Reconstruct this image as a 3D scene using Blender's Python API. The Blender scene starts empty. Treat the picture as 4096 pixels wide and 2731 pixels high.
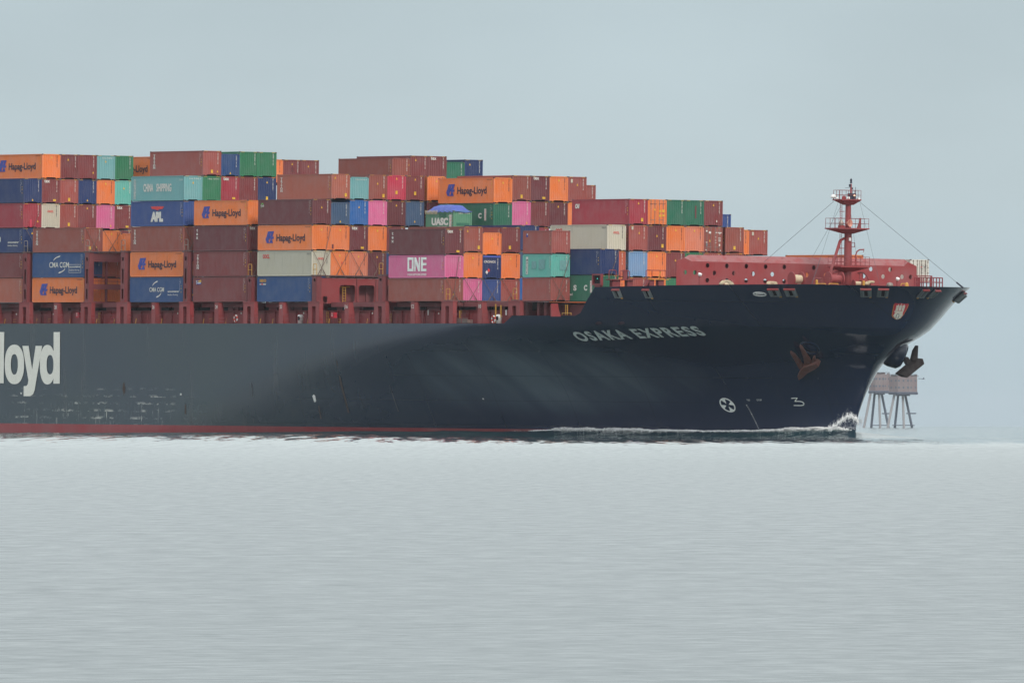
import bpy, bmesh, math, random
from mathutils import Matrix, Vector, noise as mnoise

SC = bpy.context.scene
COL = SC.collection
R = math.radians

# ------------------------------------------------------------------ camera
FPX = math.exp(11.0020998)           # focal length in photograph pixels
CAMH = 1.4
PITCH = math.atan((1701 - 1365.5) / FPX)
cam_d = bpy.data.cameras.new('camera')
cam_d.lens = FPX * 36 / 4096
cam_d.sensor_width = 36
cam_d.clip_start = 1
cam_d.clip_end = 60000
cam = bpy.data.objects.new('camera', cam_d)
cam.location = (0, 0, CAMH)
cam.rotation_euler = (math.pi / 2 + PITCH, 0, 0)
COL.objects.link(cam)
SC.camera = cam

# ------------------------------------------------------------------ world and sun
SUN_EL, SUN_AZ = R(42), R(-52)       # azimuth of the light's source measured from -Y (camera side) towards +X
sun_dir = Vector((math.cos(SUN_EL) * 0.45, -math.cos(SUN_EL) * 0.92, math.sin(SUN_EL))).normalized()
W = bpy.data.worlds.new('World')
SC.world = W
W.use_nodes = True
nt = W.node_tree
nt.nodes.clear()
wo = nt.nodes.new('ShaderNodeOutputWorld')
sky = nt.nodes.new('ShaderNodeTexSky')
sky.sky_type = 'NISHITA'
sky.sun_disc = False
sky.sun_elevation = SUN_EL
sky.sun_rotation = math.atan2(sun_dir.x, sun_dir.y)
sky.dust_density = 4
bg1 = nt.nodes.new('ShaderNodeBackground')
bg1.inputs[1].default_value = 0.1
nt.links.new(sky.outputs[0], bg1.inputs[0])
# overcast layer: brightness follows height above the horizon, with soft cloud mottling
tc = nt.nodes.new('ShaderNodeTexCoord')
sx = nt.nodes.new('ShaderNodeSeparateXYZ')
nt.links.new(tc.outputs['Generated'], sx.inputs[0])
cr = nt.nodes.new('ShaderNodeValToRGB')
nt.links.new(sx.outputs['Z'], cr.inputs[0])
el = cr.color_ramp.elements
el[0].position = 0.0
el[0].color = (.45, .555, .61, 1)
el[1].position = 1.0
el[1].color = (1.2, 1.22, 1.25, 1)
for p_, c_ in ((.008, (.485, .595, .645, 1)), (.016, (.525, .625, .66, 1)), (.028, (.485, .585, .625, 1)), (.055, (.66, .75, .775, 1)), (.11, (.92, 1.0, 1.005, 1)), (.32, (1.14, 1.19, 1.22, 1))):
    e_ = el.new(p_)
    e_.color = c_
mp = nt.nodes.new('ShaderNodeMapping')
mp.inputs['Scale'].default_value = (26, 26, 60)
nt.links.new(tc.outputs['Generated'], mp.inputs[0])
nz = nt.nodes.new('ShaderNodeTexNoise')
nz.inputs['Scale'].default_value = 1.0
nz.inputs['Detail'].default_value = 3
nt.links.new(mp.outputs[0], nz.inputs['Vector'])
mr = nt.nodes.new('ShaderNodeMapRange')
mr.inputs['To Min'].default_value = .84
mr.inputs['To Max'].default_value = 1.16
nt.links.new(nz.outputs['Fac'], mr.inputs['Value'])
mx = nt.nodes.new('ShaderNodeVectorMath')
mx.operation = 'SCALE'
nt.links.new(cr.outputs[0], mx.inputs[0])
nt.links.new(mr.outputs[0], mx.inputs['Scale'])
bg2 = nt.nodes.new('ShaderNodeBackground')
bg2.inputs[1].default_value = 1.0
nt.links.new(mx.outputs[0], bg2.inputs[0])
ms = nt.nodes.new('ShaderNodeMixShader')
ms.inputs[0].default_value = .9
nt.links.new(bg1.outputs[0], ms.inputs[1])
nt.links.new(bg2.outputs[0], ms.inputs[2])
nt.links.new(ms.outputs[0], wo.inputs[0])

sl = bpy.data.lights.new('sun', 'SUN')
sl.energy = 2.0
sl.angle = R(12)
sl.color = (1, .95, .88)
so = bpy.data.objects.new('sun', sl)
so.rotation_euler = sun_dir.to_track_quat('Z', 'Y').to_euler()
so.location = (300, -300, 400)
COL.objects.link(so)

vs = SC.view_settings
vs.view_transform = 'Standard'
vs.look = 'None'
vs.exposure = 0.1
vs.gamma = 1.0
vs.use_curve_mapping = False
SC.cycles.max_bounces = 6
SC.cycles.diffuse_bounces = 3
SC.cycles.glossy_bounces = 3
SC.cycles.volume_bounces = 0

# ------------------------------------------------------------------ ship frame: X forward, Y to port, Z up, origin at the top of a hatch cover on the starboard side
AL, D0, TR, HE, PIT, SZ, SX = .54627296, 1708.96792, -5.50706e-3, -1.131632e-2, 2.4575087, 15.4325722, -30.2485517
SA, CA = math.sin(AL), math.cos(AL)
SHIP = Matrix(((SA, CA, -TR * SA - HE * CA, SX), (-CA, SA, TR * CA - HE * SA, D0), (TR, HE, 1, SZ), (0, 0, 0, 1)))
PS, PC = math.sin(PITCH), math.cos(PITCH)


def pix(X, Y, Z):
    x, y, z = SHIP @ Vector((X, Y, Z))
    z -= CAMH
    yc = y * PC + z * PS
    return 2048 + FPX * x / yc, 1365.5 - FPX * (z * PC - y * PS) / yc


def _newton(f, u, v):
    p = [0., 0.]
    for _ in range(12):
        a = f(*p)
        b = f(p[0] + .01, p[1])
        c = f(p[0], p[1] + .01)
        j11, j21, j12, j22 = (b[0] - a[0]) / .01, (b[1] - a[1]) / .01, (c[0] - a[0]) / .01, (c[1] - a[1]) / .01
        dt = j11 * j22 - j12 * j21
        ru, rv = u - a[0], v - a[1]
        p[0] += (ru * j22 - j12 * rv) / dt
        p[1] += (j11 * rv - ru * j21) / dt
    return p


def onX(X, u, v):
    y, z = _newton(lambda a, b: pix(X, a, b), u, v)
    return Vector((X, y, z))


def onY(Y, u, v):
    x, z = _newton(lambda a, b: pix(a, Y, b), u, v)
    return Vector((x, Y, z))


YC, HB = 21.26, 21.65
XSTEM = [(-18, 95.4), (-14.88, 95.68), (-13.78, 95.77), (-12.28, 96.1), (-10.96, 96.79), (-9.56, 97.57), (-7.93, 98.4), (-7.1, 98.86), (-6.36, 99.45), (-5.66, 100.86), (-4.38, 102.26), (-3.29, 104.3), (-2.37, 104.93), (-1.46, 105.67), (.31, 106.73), (1.14, 107.81), (1.8, 108.69), (2.4, 109.4)]
XFLARE = [(-18, -45), (-15, -22), (-12, -9), (-9, 2), (-7.3, 11), (-5.6, 21), (-4.8, 28), (-3.8, 37), (-2.7, 47), (0, 58), (2, 64)]
QEXP = [(-18, 1.12), (-10, 1.25), (-6, 1.45), (-2, 1.7), (2, 1.9)]
SHEER = [(-400, -2.44), (56.5, -2.44), (58.5, -1.57), (69.4, -1.57), (70.4, -1.3), (74.6, 1.55), (80, 1.63), (87.5, 1.78), (96, 1.88), (102, 1.95), (105, 1.92), (108, 1.87)]


def lerp(tab, x):
    if x <= tab[0][0]:
        return tab[0][1]
    for (a, b), (c, d) in zip(tab, tab[1:]):
        if x <= c:
            return b + (d - b) * (x - a) / (c - a)
    return tab[-1][1]


PEXP = 1.8


def hb(X, Z):
    xs, x0 = lerp(XSTEM, Z), lerp(XFLARE, Z)
    s = (xs - X) / (xs - x0)
    if s <= 0:
        return 0.
    if s >= 1:
        return HB
    return HB * (1 - (1 - s) ** PEXP) ** (1 / lerp(QEXP, Z))


def hpath(w, Z):
    xs, x0 = lerp(XSTEM, Z), lerp(XFLARE, Z) - 120
    X = xs - (xs - x0) * (1 - w) ** 2
    return Vector((X, YC + (-1 if w <= 1 else 1) * hb(X, Z), Z))


def on_hull(u, v):
    Z = (1200 - v) / 36
    P = None
    for _ in range(16):
        zc = max(-17.5, min(2.4, Z))
        lo = 0.
        hi = max([1 + .006 * i for i in range(50)], key=lambda w: pix(*hpath(w, zc))[0])
        for _ in range(34):
            m = (lo + hi) / 2
            if pix(*hpath(m, zc))[0] < u:
                lo = m
            else:
                hi = m
        P = hpath(lo, zc)
        Z += (pix(*P)[1] - v) / 37
    return P


def hull_frame(u, v):
    """point on the shell plus along-ship tangent, up tangent and outward normal"""
    P = on_hull(u, v)
    s = -1 if P.y <= YC else 1
    def q(X, Z):
        return Vector((X, YC + s * hb(X, Z), Z))
    t = (q(P.x + .1, P.z) - q(P.x - .1, P.z)).normalized()
    k = (q(P.x, P.z + .1) - q(P.x, P.z - .1)).normalized()
    n = t.cross(k).normalized()
    if n.y * s < 0:
        n = -n
    return P, t, k, n


# ------------------------------------------------------------------ mesh helpers
class MB:
    def __init__(s):
        s.v, s.f, s.m = [], [], []

    def add(s, vs, fs, m=0):
        o = len(s.v)
        s.v += [tuple(v) for v in vs]
        s.f += [tuple(i + o for i in f) for f in fs]
        s.m += [m] * len(fs)
        return s

    def box(s, x0, x1, y0, y1, z0, z1, m=0):
        return s.add([(x0, y0, z0), (x1, y0, z0), (x1, y1, z0), (x0, y1, z0), (x0, y0, z1), (x1, y0, z1), (x1, y1, z1), (x0, y1, z1)],
                     [(0, 3, 2, 1), (4, 5, 6, 7), (0, 1, 5, 4), (1, 2, 6, 5), (2, 3, 7, 6), (3, 0, 4, 7)], m)

    def tube(s, p, q, r, n=6, m=0, r2=None):
        p, q = Vector(p), Vector(q)
        d = (q - p).normalized()
        a = d.orthogonal().normalized()
        b = d.cross(a)
        r2 = r if r2 is None else r2
        vs = [p + (a * math.cos(t) + b * math.sin(t)) * r for t in [i * 2 * math.pi / n for i in range(n)]]
        vs += [q + (a * math.cos(t) + b * math.sin(t)) * r2 for t in [i * 2 * math.pi / n for i in range(n)]]
        return s.add(vs, [(i, (i + 1) % n, n + (i + 1) % n, n + i) for i in range(n)] + [tuple(range(n))[::-1], tuple(range(n, 2 * n))], m)

    def path(s, pts, r, n=6, m=0):
        for a, b in zip(pts, pts[1:]):
            s.tube(a, b, r, n, m)
        return s

    def lathe(s, prof, n=16, m=0, mat=None):
        vs = []
        for r, z in prof:
            for i in range(n):
                t = i * 2 * math.pi / n
                v = Vector((r * math.cos(t), r * math.sin(t), z))
                vs.append(mat @ v if mat else v)
        fs = []
        for k in range(len(prof) - 1):
            for i in range(n):
                fs.append((k * n + i, k * n + (i + 1) % n, (k + 1) * n + (i + 1) % n, (k + 1) * n + i))
        fs += [tuple(range(n))[::-1], tuple(range((len(prof) - 1) * n, len(prof) * n))]
        return s.add(vs, fs, m)

    def torus(s, c, ax, Rr, r, n=16, k=6, m=0, t0=0, t1=2 * math.pi):
        c, ax = Vector(c), Vector(ax).normalized()
        a = ax.orthogonal().normalized()
        b = ax.cross(a)
        full = abs(t1 - t0) > 6.28
        vs = []
        N = n if full else n + 1
        for i in range(N):
            t = t0 + (t1 - t0) * i / n
            d = a * math.cos(t) + b * math.sin(t)
            for j in range(k):
                w = j * 2 * math.pi / k
                vs.append(c + d * (Rr + r * math.cos(w)) + ax * (r * math.sin(w)))
        fs = []
        for i in range(n):
            i2 = (i + 1) % N
            for j in range(k):
                fs.append((i * k + j, i2 * k + j, i2 * k + (j + 1) % k, i * k + (j + 1) % k))
        return s.add(vs, fs, m)

    def prism(s, pts, off, m=0):
        """polygon pts extruded by vector off"""
        n = len(pts)
        off = Vector(off)
        vs = [Vector(p) for p in pts] + [Vector(p) + off for p in pts]
        return s.add(vs, [tuple(range(n))[::-1], tuple(range(n, 2 * n))] + [(i, (i + 1) % n, n + (i + 1) % n, n + i) for i in range(n)], m)

    def blob(s, c, r, rng, m=0, sq=(1, 1, 1)):
        c = Vector(c)
        vs = []
        for d in ((1, 0, 0), (-1, 0, 0), (0, 1, 0), (0, -1, 0), (0, 0, 1), (0, 0, -1)):
            k = r * rng.uniform(.6, 1.3)
            vs.append(c + Vector((d[0] * k * sq[0], d[1] * k * sq[1], d[2] * k * sq[2])))
        return s.add(vs, [(0, 2, 4), (2, 1, 4), (1, 3, 4), (3, 0, 4), (2, 0, 5), (1, 2, 5), (3, 1, 5), (0, 3, 5)], m)

    def merge(s, me, mat=None, m=0):
        vs = [(mat @ v.co) if mat else v.co.copy() for v in me.vertices]
        return s.add(vs, [tuple(p.vertices) for p in me.polygons], m)

    def mesh(s, name, smooth=False):
        me = bpy.data.meshes.new(name)
        me.from_pydata(s.v, [], s.f)
        me.polygons.foreach_set('material_index', s.m)
        if smooth:
            me.polygons.foreach_set('use_smooth', [True] * len(s.f))
        me.update()
        return me


def link(name, me, mats, parent=None, mw=None, smooth=False):
    o = bpy.data.objects.new(name, me)
    COL.objects.link(o)
    if not isinstance(mats, (list, tuple)):
        mats = [mats]
    if me is not None and len(me.materials) == 0:
        for _ in mats:
            me.materials.append(None)
    for i, m in enumerate(mats):
        o.material_slots[i].link = 'OBJECT'
        o.material_slots[i].material = m
    if parent is not None:
        o.parent = parent
    elif mw is not None:
        o.matrix_world = mw
    return o


def part(name, mb, mats, parent, smooth=False, label=None):
    o = link(name, mb.mesh(name, smooth), mats, parent)
    if label:
        o['label'] = label
    return o


def tag(o, label, cat, group=None):
    o['label'] = label
    o['category'] = cat
    if group:
        o['group'] = group
    return o


def thing(name, label, cat, mw, group=None):
    o = bpy.data.objects.new(name, None)
    COL.objects.link(o)
    o.empty_display_size = .5
    o.matrix_world = mw
    return tag(o, label, cat, group)


def ship_thing(name, label, cat, loc, group=None):
    return thing(name, label, cat, SHIP @ Matrix.Translation(loc), group)


def single(name, mb, mats, label, cat, group=None, smooth=False, org=None):
    """a one-mesh thing given in ship coordinates; its origin is put at its base"""
    if org is None:
        n = len(mb.v)
        org = Vector((sum(v[0] for v in mb.v) / n, sum(v[1] for v in mb.v) / n, min(v[2] for v in mb.v)))
    mb.v = [tuple(Vector(v) - org) for v in mb.v]
    o = link(name, mb.mesh(name, smooth), mats, None, SHIP @ Matrix.Translation(org))
    return tag(o, label, cat, group)


def curve_mesh(loops, extrude=0., name='shape'):
    """filled 2-D outline with holes"""
    cu = bpy.data.curves.new(name, 'CURVE')
    cu.dimensions = '2D'
    cu.fill_mode = 'BOTH'
    cu.extrude = extrude
    for lp in loops:
        sp = cu.splines.new('POLY')
        sp.points.add(len(lp) - 1)
        for p, q in zip(sp.points, lp):
            p.co = (q[0], q[1], 0, 1)
        sp.use_cyclic_u = True
    return _to_mesh(cu, name)


def _to_mesh(cu, name):
    o = bpy.data.objects.new(name, cu)
    COL.objects.link(o)
    dg = bpy.context.evaluated_depsgraph_get()
    me = bpy.data.meshes.new_from_object(o.evaluated_get(dg))
    bpy.data.objects.remove(o)
    bpy.data.curves.remove(cu)
    me.materials.clear()
    return me


_tc = {}


def text_mesh(s, w, h, bold=.0, shear=0., vertical=False, line=1., space=1.):
    """flat lettering fitted into a w x h box, lower left corner at 0,0"""
    k = (s, w, h, bold, shear, vertical, line, space)
    if k in _tc:
        return _tc[k]
    cu = bpy.data.curves.new('lettering', 'FONT')
    cu.body = '\n'.join(s) if vertical else s
    cu.align_x = 'CENTER' if vertical else 'LEFT'
    cu.offset = bold
    cu.shear = shear
    cu.space_line = line
    cu.space_character = space
    cu.resolution_u = 3
    me = _to_mesh(cu, 'lettering')
    xs = [v.co.x for v in me.vertices]
    ys = [v.co.y for v in me.vertices]
    x0, x1, y0, y1 = min(xs), max(xs), min(ys), max(ys)
    for v in me.vertices:
        v.co.x = (v.co.x - x0) / (x1 - x0) * w
        v.co.y = (v.co.y - y0) / (y1 - y0) * h
        v.co.z = 0
    _tc[k] = me
    return me


def circle(cx, cy, rx, ry=None, n=20):
    ry = rx if ry is None else ry
    return [(cx + rx * math.cos(i * 2 * math.pi / n), cy + ry * math.sin(i * 2 * math.pi / n)) for i in range(n)]


def rect(x0, x1, y0, y1):
    return [(x0, y0), (x1, y0), (x1, y1), (x0, y1)]


def rrect(x0, x1, y0, y1, r, n=5):
    o = []
    for cx, cy, a in ((x1 - r, y1 - r, 0), (x0 + r, y1 - r, 90), (x0 + r, y0 + r, 180), (x1 - r, y0 + r, 270)):
        for i in range(n + 1):
            t = R(a + 90 * i / n)
            o.append((cx + r * math.cos(t), cy + r * math.sin(t)))
    return o


# ------------------------------------------------------------------ materials
def lin(c):
    return tuple((x / 255 / 12.92) if x <= 10 else ((x / 255 + .055) / 1.055) ** 2.4 for x in c)


def mat_base(name, rough=.5, spec=.5, metal=0.):
    m = bpy.data.materials.new(name)
    m.use_nodes = True
    b = m.node_tree.nodes['Principled BSDF']
    b.inputs['Roughness'].default_value = rough
    b.inputs['Specular IOR Level'].default_value = spec
    b.inputs['Metallic'].default_value = metal
    return m, m.node_tree, b


def noise(nt, vec, scale, detail=4, rough=.6, sc=None, loc=None):
    if sc or loc:
        mp = nt.nodes.new('ShaderNodeMapping')
        if sc:
            mp.inputs['Scale'].default_value = sc
        if loc is not None:
            nt.links.new(loc, mp.inputs['Location'])
        nt.links.new(vec, mp.inputs[0])
        vec = mp.outputs[0]
    n = nt.nodes.new('ShaderNodeTexNoise')
    n.inputs['Scale'].default_value = scale
    n.inputs['Detail'].default_value = detail
    n.inputs['Roughness'].default_value = rough
    nt.links.new(vec, n.inputs['Vector'])
    return n.outputs['Fac']


def rng_(nt, val, a, b, c=0., d=1., soft=False):
    m = nt.nodes.new('ShaderNodeMapRange')
    if soft:
        m.interpolation_type = 'SMOOTHSTEP'
    for k, x in zip(('From Min', 'From Max', 'To Min', 'To Max'), (a, b, c, d)):
        m.inputs[k].default_value = x
    nt.links.new(val, m.inputs['Value'])
    return m.outputs[0]


def mix(nt, fac, a, b):
    m = nt.nodes.new('ShaderNodeMix')
    m.data_type = 'RGBA'
    if isinstance(fac, float):
        m.inputs[0].default_value = fac
    else:
        nt.links.new(fac, m.inputs[0])
    for s, x in ((6, a), (7, b)):
        if isinstance(x, tuple):
            m.inputs[s].default_value = (*x[:3], 1)
        else:
            nt.links.new(x, m.inputs[s])
    return m.outputs[2]


def mul(nt, a, b):
    m = nt.nodes.new('ShaderNodeMath')
    m.operation = 'MULTIPLY'
    for i, x in enumerate((a, b)):
        if isinstance(x, float):
            m.inputs[i].default_value = x
        else:
            nt.links.new(x, m.inputs[i])
    return m.outputs[0]


def paint(name, c, fade=.12, rust=.12, rough=.5, size=1.):
    """weathered paint: chalky fading, grime and rust runs"""
    m, nt, b = mat_base(name, rough, .35)
    tc = nt.nodes.new('ShaderNodeTexCoord')
    oi = nt.nodes.new('ShaderNodeObjectInfo')
    rnd = mul(nt, oi.outputs['Random'], 90.)
    v = tc.outputs['Object']
    f1 = rng_(nt, noise(nt, v, .7 * size, 4, .6, loc=rnd), .35, .75)
    f2 = rng_(nt, noise(nt, v, 2.2 * size, 5, .7, (1, 1, .18), rnd), .56, .74)
    f3 = rng_(nt, noise(nt, v, 1.1 * size, 6, .75, loc=rnd), .64, .72)
    g = sum(c) / 3
    pale = tuple(min(1, x * .72 + g * .28 + .035) for x in c)
    dark = tuple(x * .62 for x in c)
    col = mix(nt, mul(nt, f1, fade * 4), c, pale)
    col = mix(nt, mul(nt, f2, fade * 2.4), col, dark)
    if rust:
        col = mix(nt, mul(nt, f3, rust * 3), col, (.10, .045, .028))
    # every box has aged a little differently
    hs = nt.nodes.new('ShaderNodeHueSaturation')
    nt.links.new(col, hs.inputs['Color'])
    nt.links.new(rng_(nt, oi.outputs['Random'], 0, 1, .9, 1.06), hs.inputs['Value'])
    nt.links.new(hs.outputs[0], b.inputs['Base Color'])
    return m


def plain(name, c, rough=.5, spec=.4, metal=0., var=.15):
    m, nt, b = mat_base(name, rough, spec, metal)
    tc = nt.nodes.new('ShaderNodeTexCoord')
    f = rng_(nt, noise(nt, tc.outputs['Object'], 3.), .3, .7)
    nt.links.new(mix(nt, f, tuple(x * (1 - var) for x in c), tuple(min(1, x * (1 + var)) for x in c)), b.inputs['Base Color'])
    return m


K = .80


def cc(r, g, b, k=K):
    return tuple(x * k for x in lin((r, g, b)))


PAL = dict(
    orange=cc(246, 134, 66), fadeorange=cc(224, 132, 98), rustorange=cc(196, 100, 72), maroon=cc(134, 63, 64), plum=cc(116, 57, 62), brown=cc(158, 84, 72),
    redbrown=cc(166, 84, 76), tan=cc(182, 102, 82), crimson=cc(170, 56, 70), navy=cc(38, 60, 112), blue=cc(44, 82, 136), midblue=cc(54, 84, 150),
    brightblue=cc(40, 108, 182), lightblue=cc(122, 164, 206), greyblue=cc(72, 98, 130), teal=cc(118, 178, 180), aqua=cc(104, 190, 176),
    green=cc(52, 132, 92), darkgreen=cc(46, 118, 92), palegreen=cc(92, 150, 118), pink=cc(226, 112, 160), cream=cc(206, 202, 182), red=cc(206, 56, 84), white=cc(225, 222, 210))
RUSTY = dict(teal=.35, aqua=.4, lightblue=.4, fadeorange=.25, rustorange=.3)
PM = {k: paint('paint_' + k, v, .17, RUSTY.get(k, .1)) for k, v in PAL.items()}
SHAPE = {}

WHITE = plain('white_lettering', cc(232, 230, 222), .6)
INK = plain('dark_ink', cc(44, 48, 66), .6)
LOGOBLUE = plain('logo_blue', cc(66, 78, 168), .6)
YEL = plain('yellow_label', cc(232, 186, 60), .6)
REDINK = plain('red_lettering', cc(226, 64, 64), .6)
DARK = plain('dark_recess', (.012, .011, .014), .8, .2)
CAST = plain('corner_casting', cc(96, 84, 84), .7)
GREENMARK = plain('green_mark', cc(110, 200, 90), .6)
ORNLET = plain('orange_lettering', cc(214, 160, 70), .6)
STEEL = plain('galvanised_steel', cc(150, 140, 132), .5, .5, .4)
ROD = plain('lashing_steel', cc(120, 100, 92), .6)
SHIPRED = paint('deck_red', cc(154, 59, 61), .16, .08, .55, .35)
SHIPRED2 = paint('deck_red_dark', cc(130, 56, 60), .16, .1, .6, .35)
SAFETY = plain('safety_yellow', cc(204, 152, 62), .5)
RAILRED = plain('rail_red', cc(140, 54, 60), .5)
GREYDECK = plain('worn_grey', cc(120, 128, 130), .6)
PALEHULL = plain('hull_lettering', cc(236, 240, 236, .95), .5)
GIANT = plain('hull_giant_lettering', cc(232, 232, 222, .92), .5, .4, 0, .05)
RUST = paint('anchor_rust', cc(122, 70, 58), .25, .3, .85, 3)
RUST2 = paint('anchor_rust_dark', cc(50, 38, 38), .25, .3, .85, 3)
ROPE = plain('rope', cc(206, 190, 160), .9)
TARP = plain('tarpaulin_blue', cc(80, 98, 180), .6)
FOAM = plain('foam_white', (.90, .91, .91), .9, .2, 0, .06)
LITEWHITE = plain('white_paint', (.7, .7, .68), .45)


def hull_mat():
    m, nt, b = mat_base('hull_navy', .11, .6)
    tc = nt.nodes.new('ShaderNodeTexCoord')
    v = tc.outputs['Object']
    sp = nt.nodes.new('ShaderNodeSeparateXYZ')
    nt.links.new(v, sp.inputs[0])
    base = (.0085, .0182, .052)
    big = rng_(nt, noise(nt, v, .05, 2.5, .5, (1, 1, 2.2)), .30, .80, 0, 1, True)
    mid = rng_(nt, sp.outputs['X'], 62, -5, 0, 1, True)
    col = mix(nt, mul(nt, rng_(nt, big, 0, 1, .55, 1.), mid), base, (.020, .037, .045))
    # painted sheen on the bow flare: pale ellipse broken by salt-bleached streaks
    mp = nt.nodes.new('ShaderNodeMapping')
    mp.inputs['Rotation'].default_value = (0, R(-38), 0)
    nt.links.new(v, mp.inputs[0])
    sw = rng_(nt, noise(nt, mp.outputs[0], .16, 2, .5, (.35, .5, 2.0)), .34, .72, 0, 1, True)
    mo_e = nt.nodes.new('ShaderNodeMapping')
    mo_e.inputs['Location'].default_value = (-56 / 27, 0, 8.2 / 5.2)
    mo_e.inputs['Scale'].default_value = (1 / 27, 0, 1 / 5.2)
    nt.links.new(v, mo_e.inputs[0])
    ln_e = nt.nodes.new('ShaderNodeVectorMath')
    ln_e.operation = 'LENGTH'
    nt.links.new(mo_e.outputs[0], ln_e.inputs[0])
    sheen_oval = rng_(nt, ln_e.outputs['Value'], 1.05, .25, 0, 1, True)
    col = mix(nt, mul(nt, sheen_oval, rng_(nt, sw, 0, 1, .42, 1.)), col, (.094, .126, .160))
    # horizontal plate seams
    mo = nt.nodes.new('ShaderNodeMath')
    mo.operation = 'FRACT'
    nt.links.new(mul(nt, sp.outputs['Z'], 1 / 2.75), mo.inputs[0])
    seam = nt.nodes.new('ShaderNodeMath')
    seam.operation = 'LESS_THAN'
    seam.inputs[1].default_value = .028
    nt.links.new(mo.outputs[0], seam.inputs[0])
    col = mix(nt, mul(nt, seam.outputs[0], .35), col, (.008, .012, .02))
    mo3 = nt.nodes.new('ShaderNodeMath')
    mo3.operation = 'FRACT'
    nt.links.new(mul(nt, sp.outputs['X'], 1 / 11.7), mo3.inputs[0])
    seam3 = nt.nodes.new('ShaderNodeMath')
    seam3.operation = 'LESS_THAN'
    seam3.inputs[1].default_value = .010
    nt.links.new(mo3.outputs[0], seam3.inputs[0])
    col = mix(nt, mul(nt, seam3.outputs[0], .3), col, (.008, .012, .02))
    runs = rng_(nt, noise(nt, v, 1., 3, .6, (.8, 1, .07)), .56, .74, 0, 1, True)
    col = mix(nt, mul(nt, mul(nt, runs, .4), rng_(nt, mid, 0, 1, .2, 1.)), col, (.048, .052, .056))
    # paint scraped off along the frames by fenders, midship part near the waterline
    mo2 = nt.nodes.new('ShaderNodeMath')
    mo2.operation = 'FRACT'
    nt.links.new(mul(nt, sp.outputs['Z'], 1 / .84), mo2.inputs[0])
    ln = rng_(nt, mo2.outputs[0], .0, .42, 1., 0.)
    br = rng_(nt, noise(nt, v, .55, 6, .7, (1, 1, 2.4)), .52, .60)
    ctr = rng_(nt, noise(nt, v, .12, 3, .6, (1, 1, .3)), .40, .56)
    xa = rng_(nt, sp.outputs['X'], -8, -18)
    za = rng_(nt, sp.outputs['Z'], -9.2, -11.6)
    zz = rng_(nt, noise(nt, v, 1.4, 4, .7, (2.2, 1, .35)), .60, .70)
    scr = mul(nt, mul(nt, ln, br), mul(nt, ctr, xa))
    scr = mul(nt, scr, za)
    sc2 = mul(nt, mul(nt, zz, ctr), mul(nt, xa, rng_(nt, sp.outputs['Z'], -11.2, -13.2)))
    ad = nt.nodes.new('ShaderNodeMath')
    ad.operation = 'MAXIMUM'
    nt.links.new(scr, ad.inputs[0])
    nt.links.new(sc2, ad.inputs[1])
    col = mix(nt, mul(nt, ad.outputs[0], 1.), col, (.48, .48, .43))
    nt.links.new(col, b.inputs['Base Color'])
    return m


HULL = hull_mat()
BOOT = paint('boot_topping_red', cc(164, 64, 70), .2, .12, .6, .3)
BREAK = paint('breakwater_red', cc(152, 58, 60), .2, .03, .5, .5)


def water_mat(name, col, rough, amp, scale, spec=.5):
    m, nt, b = mat_base(name, rough, spec)
    b.inputs['IOR'].default_value = 1.333
    b.inputs['Base Color'].default_value = (*col, 1)
    g = nt.nodes.new('ShaderNodeNewGeometry')
    v = g.outputs['Position']
    prev = None
    for s, a, sc, dt in scale:
        bp = nt.nodes.new('ShaderNodeBump')
        bp.inputs['Strength'].default_value = amp
        bp.inputs['Distance'].default_value = a
        nt.links.new(noise(nt, v, s, dt, .55, sc), bp.inputs['Height'])
        if prev:
            nt.links.new(prev.outputs[0], bp.inputs['Normal'])
        prev = bp
    nt.links.new(prev.outputs[0], b.inputs['Normal'])
    return m


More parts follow.
